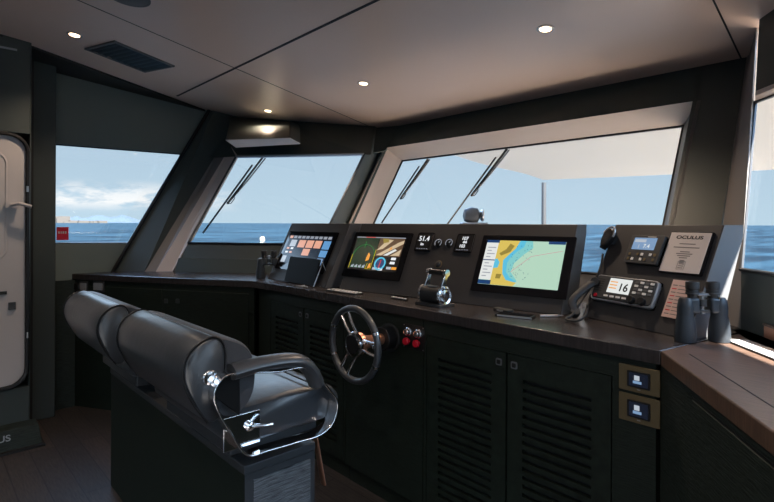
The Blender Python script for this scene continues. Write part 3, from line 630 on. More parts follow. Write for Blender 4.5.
for px, lab in ((438.8, 'left small round dark gauge between the two small instruments'), (449.6, 'right small round dark gauge between the two small instruments')):
    p = puv(px, 243.3, FM); t = thing('round_gauge', lab, 'gauge', sub(FM, p.x, p.y, 0), 'small round gauges')
    MB().lathe([(.026, 0), (.026, .006), (.022, .008), (.001, .0082)]).build('dial', Mt['blk'], t)
    P_ = [(.022*math.cos(a/14*PI*1.5-.8), .022*math.sin(a/14*PI*1.5-.8), .0085) for a in range(15)]
    MB().tube(P_, .0016, 5).build('scale_ring', E['grey'], t); MB().tube([(0, 0, .009), (.008, .012, .009)], .0012, 5).build('needle', E['lcd'], t)
# round bronze button above throttle
p = puv(438.5, 264.5, FM); t = thing('rotary_knob', 'small round dark knob on the console just above the throttle', 'knob', sub(FM, p.x, p.y, 0))
MB().lathe([(.02, 0), (.02, .004), (.012, .006), (.012, .016), (.001, .018)]).build('knob_body', Mt['dgrey'], t); MB().lathe([(.022, 0), (.024, .002), (.02, .003)]).build('collar', Mt['brass'], t)

# ------------------------------------------------------------------ controls lying on the worktop
# throttle
tp = hz(439, 306.5, WT); t = thing('throttle_lever', 'black and chrome twin engine throttle standing in the middle of the worktop', 'throttle', M.Translation((tp.x-.05, tp.y+.02, WT)) @ M.Scale(1.06, 4) @ M.Rotation(-.05, 4, 'Z'))
MB().prism(rrect(-.085, .085, -.055, .06, .012), 0, .012).build('base_plate', Mt['dgrey'], t, bevel=.002)
MB().cyl((-.062, 0, .05), (.062, 0, .05), .043, seg=32).build('drum', Mt['blkm'], t, bevel=.002)
for s_ in (-1, 1):
    MB().lathe([(.045, 0), (.047, .004), (.047, .012), (.038, .017), (.03, .013), (.03, .013), (.022, .016), (.001, .016)], (s_*.060, 0, .05), (s_, 0, 0)).build('end_ring', Mt['chrome'], t)
    MB().hull([(s_*.056-.005, -.016, .085), (s_*.056+.005, -.016, .085), (s_*.056+.005, .016, .085), (s_*.056-.005, .016, .085)], [(s_*.056-.005, .012, .155), (s_*.056+.005, .012, .155), (s_*.056+.005, .038, .155), (s_*.056-.005, .038, .155)]).build('lever_arm', Mt['chrome'], t, bevel=.003)
    MB().cyl((s_*.048, .024, .158), (s_*.066, .024, .158), .017, seg=20).build('arm_cap', Mt['chrome'], t)
MB().cyl((-.050, .024, .158), (.050, .024, .158), .0145, seg=18).build('grip', Mt['blk'], t)
MB().box(-.03, .03, -.02, .0, .09, .096).build('indicator_strip', Mt['silver'], t)
# keypads
def keypad(label, px, py, rot, nx, ny, w_, d_, ang=0):
    p = hz(px, py, WT); t = thing('control_keypad', label, 'keypad', M.Translation((p.x, p.y, WT)) @ M.Rotation(rot, 4, 'Z'), 'control keypads lying in the worktop')
    MB().prism(rrect(-w_/2, w_/2, -d_/2, d_/2, .008), 0, .008).build('plate', Mt['blk'], t)
    for i in range(nx):
        for j in range(ny):
            x = -w_/2+w_*(i+.5)/nx; y = -d_/2+d_*(j+.5)/ny
            MB().box(x-w_/nx*.3, x+w_/nx*.3, y-d_/ny*.22, y+d_/ny*.22, .008, .012).build('key', Mt['key'], t)
keypad('black keypad with a row of light keys, left end near the tablet', 344, 292.5, .06, 9, 2, .27, .075)
keypad('black keypad behind the row of light keys, below the radar screen', 372, 290, .13, 6, 2, .20, .06)
keypad('narrow black keypad between the joystick and the throttle', 405, 290.5, .13, 4, 1, .13, .04)
keypad('small black keypad left of the throttle', 402, 296, .13, 5, 1, .15, .05)
keypad('small dark keypad under the throttle, at the worktop edge', 399, 299.5, .0, 5, 1, .12, .025)
p = hz(381, 283.5, WT); t = thing('joystick', 'short black joystick on the worktop below the radar screen', 'joystick', M.Translation((p.x, p.y, WT)))
MB().lathe([(.035, 0), (.035, .01), (.02, .02), (.008, .024), (.008, .05), (.016, .055), (.018, .075), (.008, .085), (.001, .086)]).build('stick', Mt['blkm'], t); MB().lathe([(.037, 0), (.04, .003), (.036, .006)]).build('collar', Mt['alu'], t)
for px, py, r_, lab in ((304, 285.6, .1, 'small pair of silver keys lying left of the tablet foot'), (324, 285.5, -.2, 'small silver fob lying right of the tablet foot')):
    p = hz(px, py+1, WT); t = thing('key_fob', lab, 'key fob', M.Translation((p.x, p.y-.03, WT)) @ M.Rotation(r_, 4, 'Z'), 'silver fobs by the tablet')
    MB().prism(rrect(-.03, .03, -.012, .012, .01), 0, .007).build('body', Mt['silver'], t); MB().tube([(-.03+.012*math.cos(a*.5), .012*math.sin(a*.5), .004) for a in range(13)], .0016, 5, closed=True).build('ring', Mt['steel'], t)
# notebook/phone tray and pen, right of throttle
p = hz(515, 316.5, WT); t = thing('phone', 'black phone with a light edge lying on the worktop under the chart screen', 'phone', M.Translation((p.x, p.y, WT)) @ M.Rotation(.25, 4, 'Z'))
MB().prism(rrect(-.085, .085, -.038, .038, .008), 0, .010).build('case', Mt['blk'], t, bevel=.001); MB().prism(rrect(-.078, .078, -.032, .032, .006), .010, .0112).build('screen', Mt['glassblk'], t)
MB().box(-.07, .088, -.041, -.038, .002, .009).build('edge_band', Mt['silver'], t)
p = hz(500, 314, WT); t = thing('small_case', 'small black case lying beside the phone near the worktop edge', 'case', M.Translation((p.x-.03, p.y+.07, WT)) @ M.Rotation(-.2, 4, 'Z')); MB().prism(rrect(-.05, .05, -.022, .022, .008), 0, .014).build('shell', Mt['blkm'], t, bevel=.003); MB().box(-.02, .02, -.024, -.022, .004, .010).build('clasp', Mt['silver'], t)
p = hz(551, 317, WT); t = thing('pen', 'white pen lying on the worktop between the chart screen and radio handset', 'pen', M.Translation((p.x, p.y, WT)) @ M.Rotation(.9, 4, 'Z'))
MB().cyl((-.05, 0, .006), (.03, 0, .006), .0055).build('barrel', Mt['white'], t); MB().cyl((.03, 0, .006), (.06, 0, .006), .005, .001).build('tip', Mt['silver'], t)

# chrome and red knob cluster on cabinet face
u0, u1, v0, v1 = rect_of(FA, (403, 323), (425, 327), (425, 352), (403, 347)); FS = sub(FA, (u0+u1)/2, (v0+v1)/2, 0)
t = thing('ignition_cluster', 'dark plate with two chrome switches over two red knobs, beside the steering wheel', 'switches', FS)
w_, h_ = (u1-u0)/2, (v1-v0)/2
MB().prism(rrect(-w_, w_, -h_, h_, .008), 0, .002).build('plate', Mt['blk'], t)
for a in (-1, 1):
    for b in (-1, 1): MB().cyl((a*w_*.86, b*h_*.88, .002), (a*w_*.86, b*h_*.88, .0035), .003, seg=8).build('screw', Mt['steel'], t)
for a in (-.45, .45):
    c = MB().lathe([(.023, .002), (.023, .006), (.017, .010), (.017, .022), (.014, .026), (.001, .027)], (a*w_, h_*.38, 0)).build('ignition_switch', Mt['chrome'], t)
    MB().box(a*w_-.003, a*w_+.003, h_*.38-.011, h_*.38+.011, .027, .031).build('key_slot', Mt['blk'], c)
    c = MB().lathe([(.012, .002), (.012, .012), (.019, .014), (.019, .026), (.016, .030), (.001, .031)], (a*w_, -h_*.38, 0)).build('knob', Mt['red'], t); c['label'] = 'red knob'
# steering wheel
wc = hy(354, 344.5, 1.60)
t = thing('steering_wheel', 'black leather steering wheel with chrome spokes mounted on the cabinet face', 'steering wheel', M.Translation(wc))
R_ = .178
tilt = M.Rotation(math.radians(0), 4, 'X')
P_ = [(R_*math.cos(2*PI*i/64), 0, R_*math.sin(2*PI*i/64)) for i in range(64)]
rim = MB().tube(P_, .0165, 14, closed=True).build('rim', Mt['leather'], t)
for a in (25, 155, 205, 335):
    a = math.radians(a); MB().tube([(R_*math.cos(a+k*.035), 0, R_*math.sin(a+k*.035)) for k in (-1, 0, 1)], .0178, 14).build('grip_band', Mt['chrome'], rim)
for a in (118, 0, 242):
    ca, sa = math.cos(math.radians(a)), math.sin(math.radians(a)); px_, pz_ = -sa, ca
    q = MB()
    for s_ in (-1, 1): q.tube([(ca*.045+px_*s_*.024, .02, sa*.045+pz_*s_*.024), (ca*.11+px_*s_*.026, .006, sa*.11+pz_*s_*.026), (ca*.172+px_*s_*.03, 0, sa*.172+pz_*s_*.03)], .0080, 8)
    q.build('spoke', Mt['chrome'], t)
MB().lathe([(.06, -.012), (.064, .0), (.060, .01), (.048, .014), (.046, .008), (.001, .008)], (0, .0, 0), (0, -1, 0)).build('hub', Mt['chrome'], t); MB().cyl((0, -.013, 0), (0, -.008, 0), .045, seg=28).build('horn_button', Mt['blk'], t)
MB().lathe([(.050, 0), (.055, .03), (.035, .06), (.03, .10), (.03, 1.85-wc.y-.03)], (0, .01, 0), (0, 1, 0)).build('column', Mt['copper'], t)
MB().cyl((0, 1.85-wc.y-.07, 0), (0, 1.85-wc.y-.001, 0), .062, seg=32).build('mount', Mt['blk'], t, bevel=.004); MB().cyl((0, 1.85-wc.y-.012, 0), (0, 1.85-wc.y-.002, 0), .075, seg=32).build('mount_flange', Mt['blkm'], t, bevel=.003)
a = -1
MB().tube([(.03, .03, .02), (.09, .04, .01), (.115, .035, 0)], .006).build('control_stalk', Mt['chrome'], t); MB().lathe([(.012, -.01), (.014, 0), (.012, .01)], (.12, .033, 0), (1, 0, 0)).build('stalk_knob', Mt['chrome'], t)

# ------------------------------------------------------------------ right console devices
# autopilot display
t, w, h = screen_thing('autopilot_display', 'small square autopilot unit with grey display and yellow keys, beside the notice', 'display', FR, ((635, 236.5), (670, 238.5), (658, 267), (627, 264)), (0, 0, 0, 0), 'devices on the right console')
MB().prism(rrect(0, w, 0, h, .008), .008, .022).build('case', Mt['dgrey'], t, bevel=.002)
MB().box(w*.12, w*.80, h*.48, h*.90, .022, .023).build('screen', E['greyblue'], t)
MB().box(w*.16, w*.5, h*.74, h*.84, .023, .0236).build('readout', E['lcd'], t)
text('digits', '1', E['lcd'], t, w*.28, h*.52, h*.2, .0234); text('digits', '7.4', E['lcdw'], t, w*.45, h*.54, h*.2, .0234)
MB().box(w*.5, w*.75, h*.93, h*.95, .022, .0226).build('marking', Mt['key'], t)
for i in range(7):
    for j in range(2):
        if (i+j) % 3 == 2: continue
        MB().prism(rrect(w*(.09+.125*i), w*(.16+.125*i), h*(.10+.17*j), h*(.19+.17*j), .0015), .022, .0245).build('key', Mt['key'] if i % 2 else Mt['brass'], t)
# framed notice
t, w, h = screen_thing('notice', 'printed white notice headed OCULUS, fixed at the upper right of the right console', 'notice', FR, ((673.8, 233), (714.3, 234.5), (699.5, 275), (659.6, 271.4)), (.003, .010, .006, .003), 'devices on the right console')
MB().box(0, w, 0, h, .008, .0092).build('sheet', Mt['paper'], t)
text('heading', 'OCULUS', Mt['ink'], t, w*.5, h*.84, h*.115, .0094, 'CENTER', sx=1.45, bold=.0006)
for v_, hw in ((.70, .2), (.61, .32), (.50, .12), (.45, .2), (.40, .16), (.35, .1), (.28, .06), (.23, .06)): MB().box(w*(.5-hw), w*(.5+hw), h*v_, h*(v_+.022), .0092, .0098).build('text_line', Mt['greyink'], t)
MB().tube([(w*(.42), h*.07, .0098), (w*.42, h*.27, .0098), (w*.60, h*.27, .0098), (w*.60, h*.07, .0098)], .0006, 4, closed=True).build('drawing', Mt['greyink'], t)
for v_ in (.20, .15, .10): MB().box(w*.45, w*.57, h*v_, h*(v_+.018), .0092, .0098).build('text_line', Mt['greyink'], t)
# lower paper
F_ = FR; a, b_, c, d = (677.5, 280.5), (694, 283), (683, 320), (660, 316.5)
t, w, h = screen_thing('checklist', 'printed checklist coloured pink as if sunlit, stuck on the right console behind the binoculars', 'checklist', FR, (a, (697, 283), (683, 320.5), d), (0, 0, 0, 0), 'devices on the right console')
MB().box(0, w, 0, h, .001, .0095).build('sheet', Mt['paper2'], t)
for i in range(9):
    MB().box(w*.08, w*.30, h*(.08+.095*i), h*(.105+.095*i), .0095, .010).build('text_line', Mt['red'] if i % 2 else Mt['greyink'], t); MB().box(w*.36, w*.9, h*(.08+.095*i), h*(.10+.095*i), .0095, .010).build('text_line', Mt['greyink'], t)
# VHF radio
t, w, h = screen_thing('vhf_radio', 'black marine radio with a lit display reading 16 and silver rim', 'radio', FR, ((601, 276.5), (664, 283.5), (654, 312.5), (593.5, 299)), (0, 0, 0, 0), 'devices on the right console')
MB().prism(rrect(0, w, 0, h, .018), .0, .024).build('bezel_rim', Mt['silver'], t, bevel=.003); MB().prism(rrect(.006, w-.006, .008, h-.003, .016), .010, .0275).build('case', Mt['dgrey'], t, bevel=.003)
MB().box(w*.26, w*.62, h*.34, h*.90, .0275, .0287).build('screen', E['lcdw'], t)
text('digits', '16', E['black'], t, w*.43, h*.44, h*.42, .0291, bold=.0008)
for i in range(3): MB().box(w*.28, w*.40, h*(.5+.12*i), h*(.54+.12*i), .0287, .0293).build('text_line', E['amber'], t)
for i in range(6): MB().box(w*.03, w*.17, h*(.35+.09*i), h*(.38+.09*i), .0275, .0283).build('speaker_slot', Mt['ink'], t)
for i in range(4):
    for j in range(4): MB().prism(rrect(w*(.67+.075*i), w*(.725+.075*i), h*(.42+.13*j), h*(.50+.13*j), .002), .0275, .030).build('key', Mt['grey'] if (i+j) % 2 else Mt['key'], t)
for i in range(4): MB().prism(rrect(w*(.24+.1*i), w*(.31+.1*i), h*.16, h*.23, .002), .0275, .030).build('key', Mt['key'], t)
MB().lathe([(.009, 0), (.009, .004), (.007, .006), (.001, .006)], (w*.10, h*.16, .0275)).build('alarm_button', Mt['red'], t)
for a in (.70, .86): MB().lathe([(.017, 0), (.016, .016), (.014, .018), (.001, .018)], (w*a, h*.17, .0275)).build('tuning_knob', Mt['blk'], t)
# microphone clipped above, with its cord
p0 = puv(612, 241, FR); t = thing('hand_microphone', 'black oval hand microphone clipped at the upper left of the right console', 'microphone', sub(FR, p0.x, p0.y, 0) @ M.Rotation(math.radians(-14), 4, 'Z') @ M.Scale(1.22, 4))
MB().prism([(.022*math.cos(a/20*2*PI)*(1+.25*(math.sin(a/20*2*PI))), .040*math.sin(a/20*2*PI)) for a in range(20)], .008, .036).build('mic_body', Mt['blk'], t, bevel=.007, seg=3)
MB().box(-.02, .02, -.012, .02, 0, .012).build('clip', Mt['dgrey'], t)
MB().tube([(.024*math.cos(a/12*PI)*1.0, .010+.036*math.sin(a/12*PI), .030) for a in range(13)], .004, 6).build('mic_rim', Mt['silver'], t)
for i in range(4): MB().box(-.010, .010, -.010+.007*i, -.007+.007*i, .036, .0366).build('speaker_slot', Mt['dgrey'], t)
MB().hull([(-.008, -.045, .012), (.008, -.045, .012), (.008, -.045, .030), (-.008, -.045, .030)], [(-.010, -.025, .010), (.010, -.025, .010), (.010, -.025, .032), (-.010, -.025, .032)]).build('cord_boot', Mt['blk'], t)
def wp_(px, py, w_): v = puv(px, py, FR); return FR @ V((v.x, v.y, w_))
def smooth(pts, n=8):
    pts = [V(p) for p in pts]; out = []
    P4 = [pts[0]*2-pts[1]]+pts+[pts[-1]*2-pts[-2]]
    for i in range(1, len(P4)-2):
        a, b, c, d = P4[i-1:i+3]
        for k in range(n):
            u = k/n; out.append(.5*((2*b)+(c-a)*u+(2*a-5*b+4*c-d)*u*u+(3*b-a-3*c+d)*u**3))
    out.append(pts[-1]); return out
z_ = WT+.012
cp = smooth([wp_(606, 256, .022), wp_(604, 268, .022), wp_(599, 284, .03), wp_(588, 300, .03), hz(573, 314, WT+.03), hz(566, 319, z_), hz(576, 321, z_), hz(585, 316, WT+.03), wp_(591, 306, .02), wp_(594, 296, .02)])
tag(MB().tube(cp, .0055, 8).build('microphone_cord', Mt['blkm']), 'black cord looping from the hand microphone down to the worktop', 'cord')
# handset resting in its cradle at the left foot of the right console
h0 = wp_(600, 285, .035); h1 = hz(575, 312, WT+.035)
t = thing('telephone_handset', 'curved black handset resting against the lower left of the right console', 'handset', M.Translation(h1))
hh = h0-h1; pts_ = smooth([V((0, 0, 0)), hh*.35+V((-.03, -.03, 0)), hh*.75+V((-.02, -.02, .0)), hh])
MB().tube(pts_, (.017, .012), 10).build('grip', Mt['blkm'], t)
MB().lathe([(.018, -.015), (.022, 0), (.018, .015)], (0, 0, -.004), (.3, -.4, .5)).build('mouthpiece', Mt['blkm'], t); MB().lathe([(.018, -.014), (.022, 0), (.018, .014)], tuple(hh), (.3, -.8, .3)).build('earpiece', Mt['blkm'], t)

# ------------------------------------------------------------------ binoculars
def binoculars(label, mtx):
    t = thing('binoculars', label, 'binoculars', mtx, 'binoculars standing on the worktop')
    for s_ in (-1, 1):
        x = s_*.062
        b = MB().lathe([(.033, 0), (.0355, .003), (.036, .012), (.0355, .035), (.031, .075), (.0275, .095), (.027, .10), (.027, .125), (.023, .15), (.018, .158)], (x, 0, 0)).build('barrel', Mt['rubber'], t)
        MB().cyl((x, 0, -.0), (x, 0, .003), .030).build('objective_lens', Mt['lens'], b)
        bx_ = MB().hull([(s_*.020, -.024, .103), (s_*.074, -.022, .103), (s_*.074, .022, .103), (s_*.020, .024, .103)], [(s_*.020, -.021, .160), (s_*.062, -.018, .158), (s_*.062, .018, .158), (s_*.020, .021, .160)]).build('prism_housing', Mt['rubber'], t, bevel=.009, seg=3)
        e = MB().lathe([(.016, .155), (.017, .168), (.0215, .170), (.0215, .186), (.020, .188), (.0225, .190), (.023, .212), (.0215, .215), (.016, .215), (.015, .210), (.001, .210)], (s_*.037, 0, 0)).build('eyepiece', Mt['blkm'], t)
        MB().lathe([(.0225, .1735), (.0232, .175), (.0225, .1765)], (s_*.037, 0, 0)).build('eyepiece_ring', Mt['dgrey'], e)
    MB().cyl((0, 0, .10), (0, 0, .178), .009).build('hinge_post', Mt['steel'], t); MB().cyl((0, 0, .128), (0, 0, .152), .0145, seg=24).build('focus_wheel', Mt['dgrey'], t)
    MB().box(-.038, .038, -.010, .004, .166, .174).build('bridge', Mt['alu'], t, bevel=.002); MB().box(-.03, .03, -.012, .008, .106, .116).build('bridge', Mt['dgrey'], t, bevel=.002)
    MB().cyl((.052, -.012, .154), (.052, -.016, .162), .004).build('strap_lug', Mt['brass'], t)
    return t
pa = hz(687, 341.5, WT); pb = hz(717.5, 341.5, WT); pm = (pa+pb)/2; dr = pb-pa
b1 = binoculars('large blue-black binoculars standing upright on the right worktop', M.Translation((pm.x, pm.y, WT)) @ M.Rotation(math.atan2(dr.y, dr.x), 4, 'Z'))
p = hz(263, 279, WT)
b2 = dup(b1); b2.matrix_world = M.Translation((p.x, p.y+.05, WT)) @ M.Rotation(math.radians(62), 4, 'Z') @ M.Scale(.98, 4); b2['label'] = 'dark binoculars standing upright left of the left console'

# papers, ruler and box at the right edge
an = math.atan2(DD.y, DD.x); p = hz(722, 338, WT)+DD*.03
t = thing('paper_chart', 'white folded paper chart lying on the worktop at the right window', 'paper', M.Translation((p.x, p.y, WT)) @ M.Rotation(an+.10, 4, 'Z'))
MB().box(.0, .42, -.005, .075, 0, .003).build('sheet', Mt['paper'], t); MB().box(.02, .40, .012, .055, .003, .006).build('fold', Mt['paper'], t)
for k in range(6): MB().box(.03+.06*k, .06+.06*k, .060, .068, .003, .0034).build('print_mark', Mt['greyink'], t)
t = thing('ruler', 'thin black ruler lying along the near edge of the white chart', 'ruler', M.Translation((p.x, p.y, WT)) @ M.Rotation(an+.10, 4, 'Z'))
MB().box(.0, .30, -.016, -.007, 0, .005).build('body', Mt['blk'], t); MB().box(.30, .315, -.016, -.007, 0, .005).build('end_cap', Mt['paper'], t)
p = hz(768, 337, WT); t = thing('tissue_box', 'small light brown box on the worktop against the right wall', 'box', M.Translation((p.x+DD.x*.06, p.y+DD.y*.06, WT)) @ M.Rotation(an, 4, 'Z'))
MB().box(-.05, .10, -.02, .035, 0, .045).build('box_body', Mt['copper'], t, bevel=.003); MB().box(-.053, .103, -.023, .038, .045, .053).build('lid', Mt['top'], t, bevel=.002)

# ------------------------------------------------------------------ seats and their pedestal
y0, y1 = .83, 1.115; xa, xb = -3.2, -1.6; zt = .672
t = thing('seat_pedestal', 'dark veneered box plinth carrying both helm chairs', 'pedestal', M.Translation(((xa+xb)/2, (y0+y1)/2, 0)))
hx_, hy_ = (xb-xa)/2, (y1-y0)/2
MB().box(-hx_, hx_, -hy_, hy_, .0, zt-.03).build('plinth_body', Mt['cab'], t, bevel=.003)
MB().box(-hx_-.0, hx_+.004, -hy_-.004, hy_+.004, zt-.03, zt).build('top_plate', Mt['dgrey'], t, bevel=.003)
MB().box(hx_, hx_+.004, -hy_, hy_, 0, zt-.03).build('end_frame', Mt['dgrey'], t)
MB().box(hx_+.004, hx_+.009, -hy_+.03, hy_-.022, .03, zt-.055).build('end_panel', Mt['pedcab'], t)

BD = -.028
def helm_seat(label, xc):
    t = thing('helm_chair', label, 'chair', M.Translation((xc, .98, zt)), 'black leather helm chairs on the shared pedestal')
    # local: x right, y forward, z up from pedestal top (0.67)
    hw = .345
    def pad(name, prof, x0, x1, mm, sh=.03, parent=t, sub=1, cap=.03):
        # rounded cushion: profile in y,z swept along x with shrinking ends
        q = MB(); rings = []; cy = sum(p[0] for p in prof)/len(prof); cz = sum(p[1] for p in prof)/len(prof)
        secs = [(x0, .80), (x0+cap*.25, .90), (x0+cap, 1.0)]+[(x0+cap+(x1-x0-2*cap)*k/4, 1.0) for k in (1, 2, 3)]+[(x1-cap, 1.0), (x1-cap*.25, .90), (x1, .80)]
        # resample profile smoothly
        n = len(prof); P = [V((p[0], p[1], 0)) for p in prof]; S_ = []
        for i in range(n):
            a, b, c, d = P[i-1], P[i], P[(i+1) % n], P[(i+2) % n]
            for k in range(5):
                u = k/5; S_.append(.5*((2*b)+(c-a)*u+(2*a-5*b+4*c-d)*u*u+(3*b-a-3*c+d)*u**3))
        ext = max(max(p[0] for p in prof)-min(p[0] for p in prof), .001); m_ = min(ext, max(p[1] for p in prof)-min(p[1] for p in prof))/2
        for x, k in secs:
            s_ = 1-(1-k)*.6*sh/m_*5*.33
            dlt = (1-k)*5*sh*.5
            ring = []
            for p in S_:
                v = V((p.x-cy, p.y-cz)); L = v.length; v2 = v*(max(L-dlt, .01)/L) if L > 0 else v
                ring.append(q.bm.verts.new((x, cy+v2.x, cz+v2.y)))
            rings.append(ring)
        for a, b in zip(rings, rings[1:]):
            for i in range(len(a)): q.bm.faces.new((a[i], a[(i+1) % len(a)], b[(i+1) % len(a)], b[i]))
        q.bm.faces.new(rings[0][::-1]); q.bm.faces.new(rings[-1])
        return q.build(name, mm, parent, ang=50)
    # seat cushion
    seat = pad('seat_cushion', [(-.22, .105), (-.22, .205), (-.10, .225), (.08, .225), (.18, .215), (.225, .16), (.18, .10), (.0, .09)], -hw, hw, Mt['leather'], .03)
    MB().tube([(-hw+.03, .10, .236), (0, .105, .238), (hw-.03, .10, .236)], .003, 6).build('seam', Mt['blk'], seat)
    MB().box(-hw+.05, hw-.05, -.20, .15, .045, .10).build('seat_frame', Mt['dgrey'], t, bevel=.006)
    MB().lathe([(.10, 0), (.10, .012), (.06, .02), (.055, .05)], (0, -.02, 0)).build('swivel_base', Mt['steel'], t)
    # backrest: rear roll and front pad
    back = pad('backrest', [(a, b+BD*(b-.2)/.3) for a, b in [(-.305, .205), (-.355, .29), (-.382, .37), (-.372, .44), (-.330, .485), (-.28, .495), (-.25, .45), (-.25, .33), (-.265, .215)]], -hw+.015, hw+.015, Mt['leather'], .018, cap=.02)
    pad('front_pad', [(a, b+BD*(b-.2)/.3) for a, b in [(-.26, .21), (-.27, .33), (-.285, .43), (-.28, .485), (-.235, .485), (-.160, .44), (-.130, .36), (-.14, .26), (-.19, .20)]], -hw+.0, hw-.0, Mt['leather2'], .02, cap=.03)
    for s_ in (-1, 1):
        MB().tube([(s_*hw*.985+.015, a, b+BD*(b-.2)/.3) for a, b in smooth2([(-.305, .205), (-.355, .29), (-.382, .37), (-.372, .44), (-.330, .485), (-.28, .495), (-.25, .45), (-.25, .33)])], .004, 6).build('piping', Mt['blk'], back)
    return t
def smooth2(p): return [(v.x, v.y) for v in smooth([V((a, b, 0)) for a, b in p], 4)]
def arm(t, s_):
    # chrome loop frame with padded rest; lies in the plane beside the seat
    X = s_*.40
    a = bpy.data.objects.new('armrest', None); COL.objects.link(a); a.parent = t
    L = [(-.300, .285), (-.27, .345), (-.20, .345), (-.08, .325), (.02, .32), (.08, .28), (.135, .215), (.168, .165), (.150, .10), (.09, .070), (0, .072), (-.12, .077), (-.19, .085), (-.245, .17)]
    n = len(L); P = [V((X, p[0], p[1])) for p in L]; pts = []
    for i in range(n):
        aa, b, c, d = P[i-1], P[i], P[(i+1) % n], P[(i+2) % n]
        for k in range(4): u = k/4; pts.append(.5*((2*b)+(c-aa)*u+(2*aa-5*b+4*c-d)*u*u+(3*b-aa-3*c+d)*u**3))
    q = MB(); n = len(pts); rings = []
    cen = V((X, -.03, .2))
    for i, p in enumerate(pts):
        d = (pts[(i+1) % n]-pts[i-1]).normalized(); nn = V((1, 0, 0)).cross(d)
        if nn.dot(p-cen) < 0: nn = -nn
        rings.append([q.bm.verts.new(p+V((-s_*.055, 0, 0))), q.bm.verts.new(p+V((-s_*.055, 0, 0))+nn*.006), q.bm.verts.new(p+V((0, 0, 0))+nn*.006), q.bm.verts.new(p)])
    for i in range(n):
        A_, B_ = rings[i], rings[(i+1) % n]
        for k in range(4): q.bm.faces.new((A_[k], A_[(k+1) % 4], B_[(k+1) % 4], B_[k]))
    q.build('arm_frame', Mt['chrome'], a, ang=40, bevel=.002)
    pp = smooth([V((X-s_*.03, -.235, .352)), V((X-s_*.03, -.14, .358)), V((X-s_*.03, -.03, .352)), V((X-s_*.03, .03, .335)), V((X-s_*.03, .07, .295)), V((X-s_*.03, .095, .245))], 5)
    MB().tube(pp, (.038, .026), 14, flat=(1, 0, 0)).build('arm_pad', Mt['leather'], a)
    MB().box(min(X-s_*.058, X-s_*.050), max(X-s_*.058, X-s_*.050), -.25, -.12, .09, .20).build('side_bracket', Mt['chrome'], a, bevel=.002)
    MB().lathe([(.016, 0), (.016, .008), (.008, .014), (.001, .015)], (X-s_*.05, -.16, .155), (s_, 0, 0)).build('bolt', Mt['chrome'], a)
    MB().lathe([(.020, 0), (.024, .004), (.021, .008), (.013, .010), (.011, .007), (.001, .007)], (s_*.358, -.30, .345), (s_, 0, 0)).build('pivot_disc', Mt['chrome'], a)
    MB().hull([(X-s_*.045, -.305, .30), (X-s_*.045, -.285, .345), (X-s_*.045, -.20, .34), (X-s_*.045, -.20, .20)], [(X-s_*.034, -.305, .30), (X-s_*.034, -.285, .345), (X-s_*.034, -.20, .34), (X-s_*.034, -.20, .20)]).build('pivot_link', Mt['blk'], a, bevel=.004)
    MB().tube([(X-s_*.045, -.16, .155), (X-s_*.01, -.12, .158), (X-s_*.0, -.10, .160)], .006).build('release_lever', Mt['chrome'], a)
s1 = helm_seat('nearer black leather helm chair with a chrome looped armrest, facing the steering wheel', -1.90)
arm(s1, 1)
s2 = helm_seat('farther black leather helm chair, left one of the pair on the pedestal', -2.88)
for o_ in s2.children: o_.location.z -= .018 if o_.name.startswith(('backrest', 'front_pad')) else 0
# copper coloured foot bar hanging from the near chair
e0 = hy(314, 430, 1.16); e1 = hy(323.5, 484, 1.22); base = V(((xa+xb)/2, (y0+y1)/2, 0)); ped = bpy.data.objects['seat_pedestal']
o = MB().tube([e0-base, e0.lerp(e1, .97)-base, e1-base], (.017, .007), 10, flat=(1, 0, 0)).build('footrest_bar', Mt['copper'], ped, bevel=.002); o['label'] = 'copper-coloured foot bar'
MB().tube([e0-base, V((hx_-.1, hy_-.01, zt-.01))], .008, 8).build('footrest_bracket', Mt['steel'], ped)

# ------------------------------------------------------------------ wipers outside the front windows
def wiper(label, plane_p, plane_n, a, b, piv):
    n = V(plane_n).normalized(); P = lambda px, py, o=.05: hit(px, py, V(plane_p)+n*o, n)
    A_, B_ = P(*a), P(*b); t = thing('window_wiper', label, 'wiper', M.Translation(A_), 'wipers outside the front windows')
    z = V((0, 0, 0)); d = B_-A_; side = d.cross(n).normalized()
    MB().tube([z, d*.3, d*.62], .010, 8).build('arm', Mt['blkm'], t)
    MB().tube([side*.03, d*.3+side*.025, d*.60+side*.006], .007, 8).build('arm', Mt['alu'], t)
    bl = MB().tube([d*.14-side*.025-n*.02, d*.6-side*.012-n*.02, d*1.0-n*.02], (.008, .014), 8).build('blade', Mt['blk'], t)
    MB().tube([d*.50+side*.0, d*.54+side*.03, d*.60+side*.03, d*.62], .004, 6).build('washer_hose', Mt['blk'], t)
nC = (C_br-C_bl).cross(C_tl-C_bl); nC = nC if nC.y > 0 else -nC
wiper('long black wiper slanting across the left front window', C_bl, nC, (263, 157), (204, 234), 0)
nA = V((0, 1, -.6))
wiper('black wiper at the left end of the main front window', A_out[0], nA, (428, 159), (383, 224), 0)
wiper('black wiper near the middle of the main front window, by the awning edge', A_out[0], nA, (507, 149), (449, 225), 0)

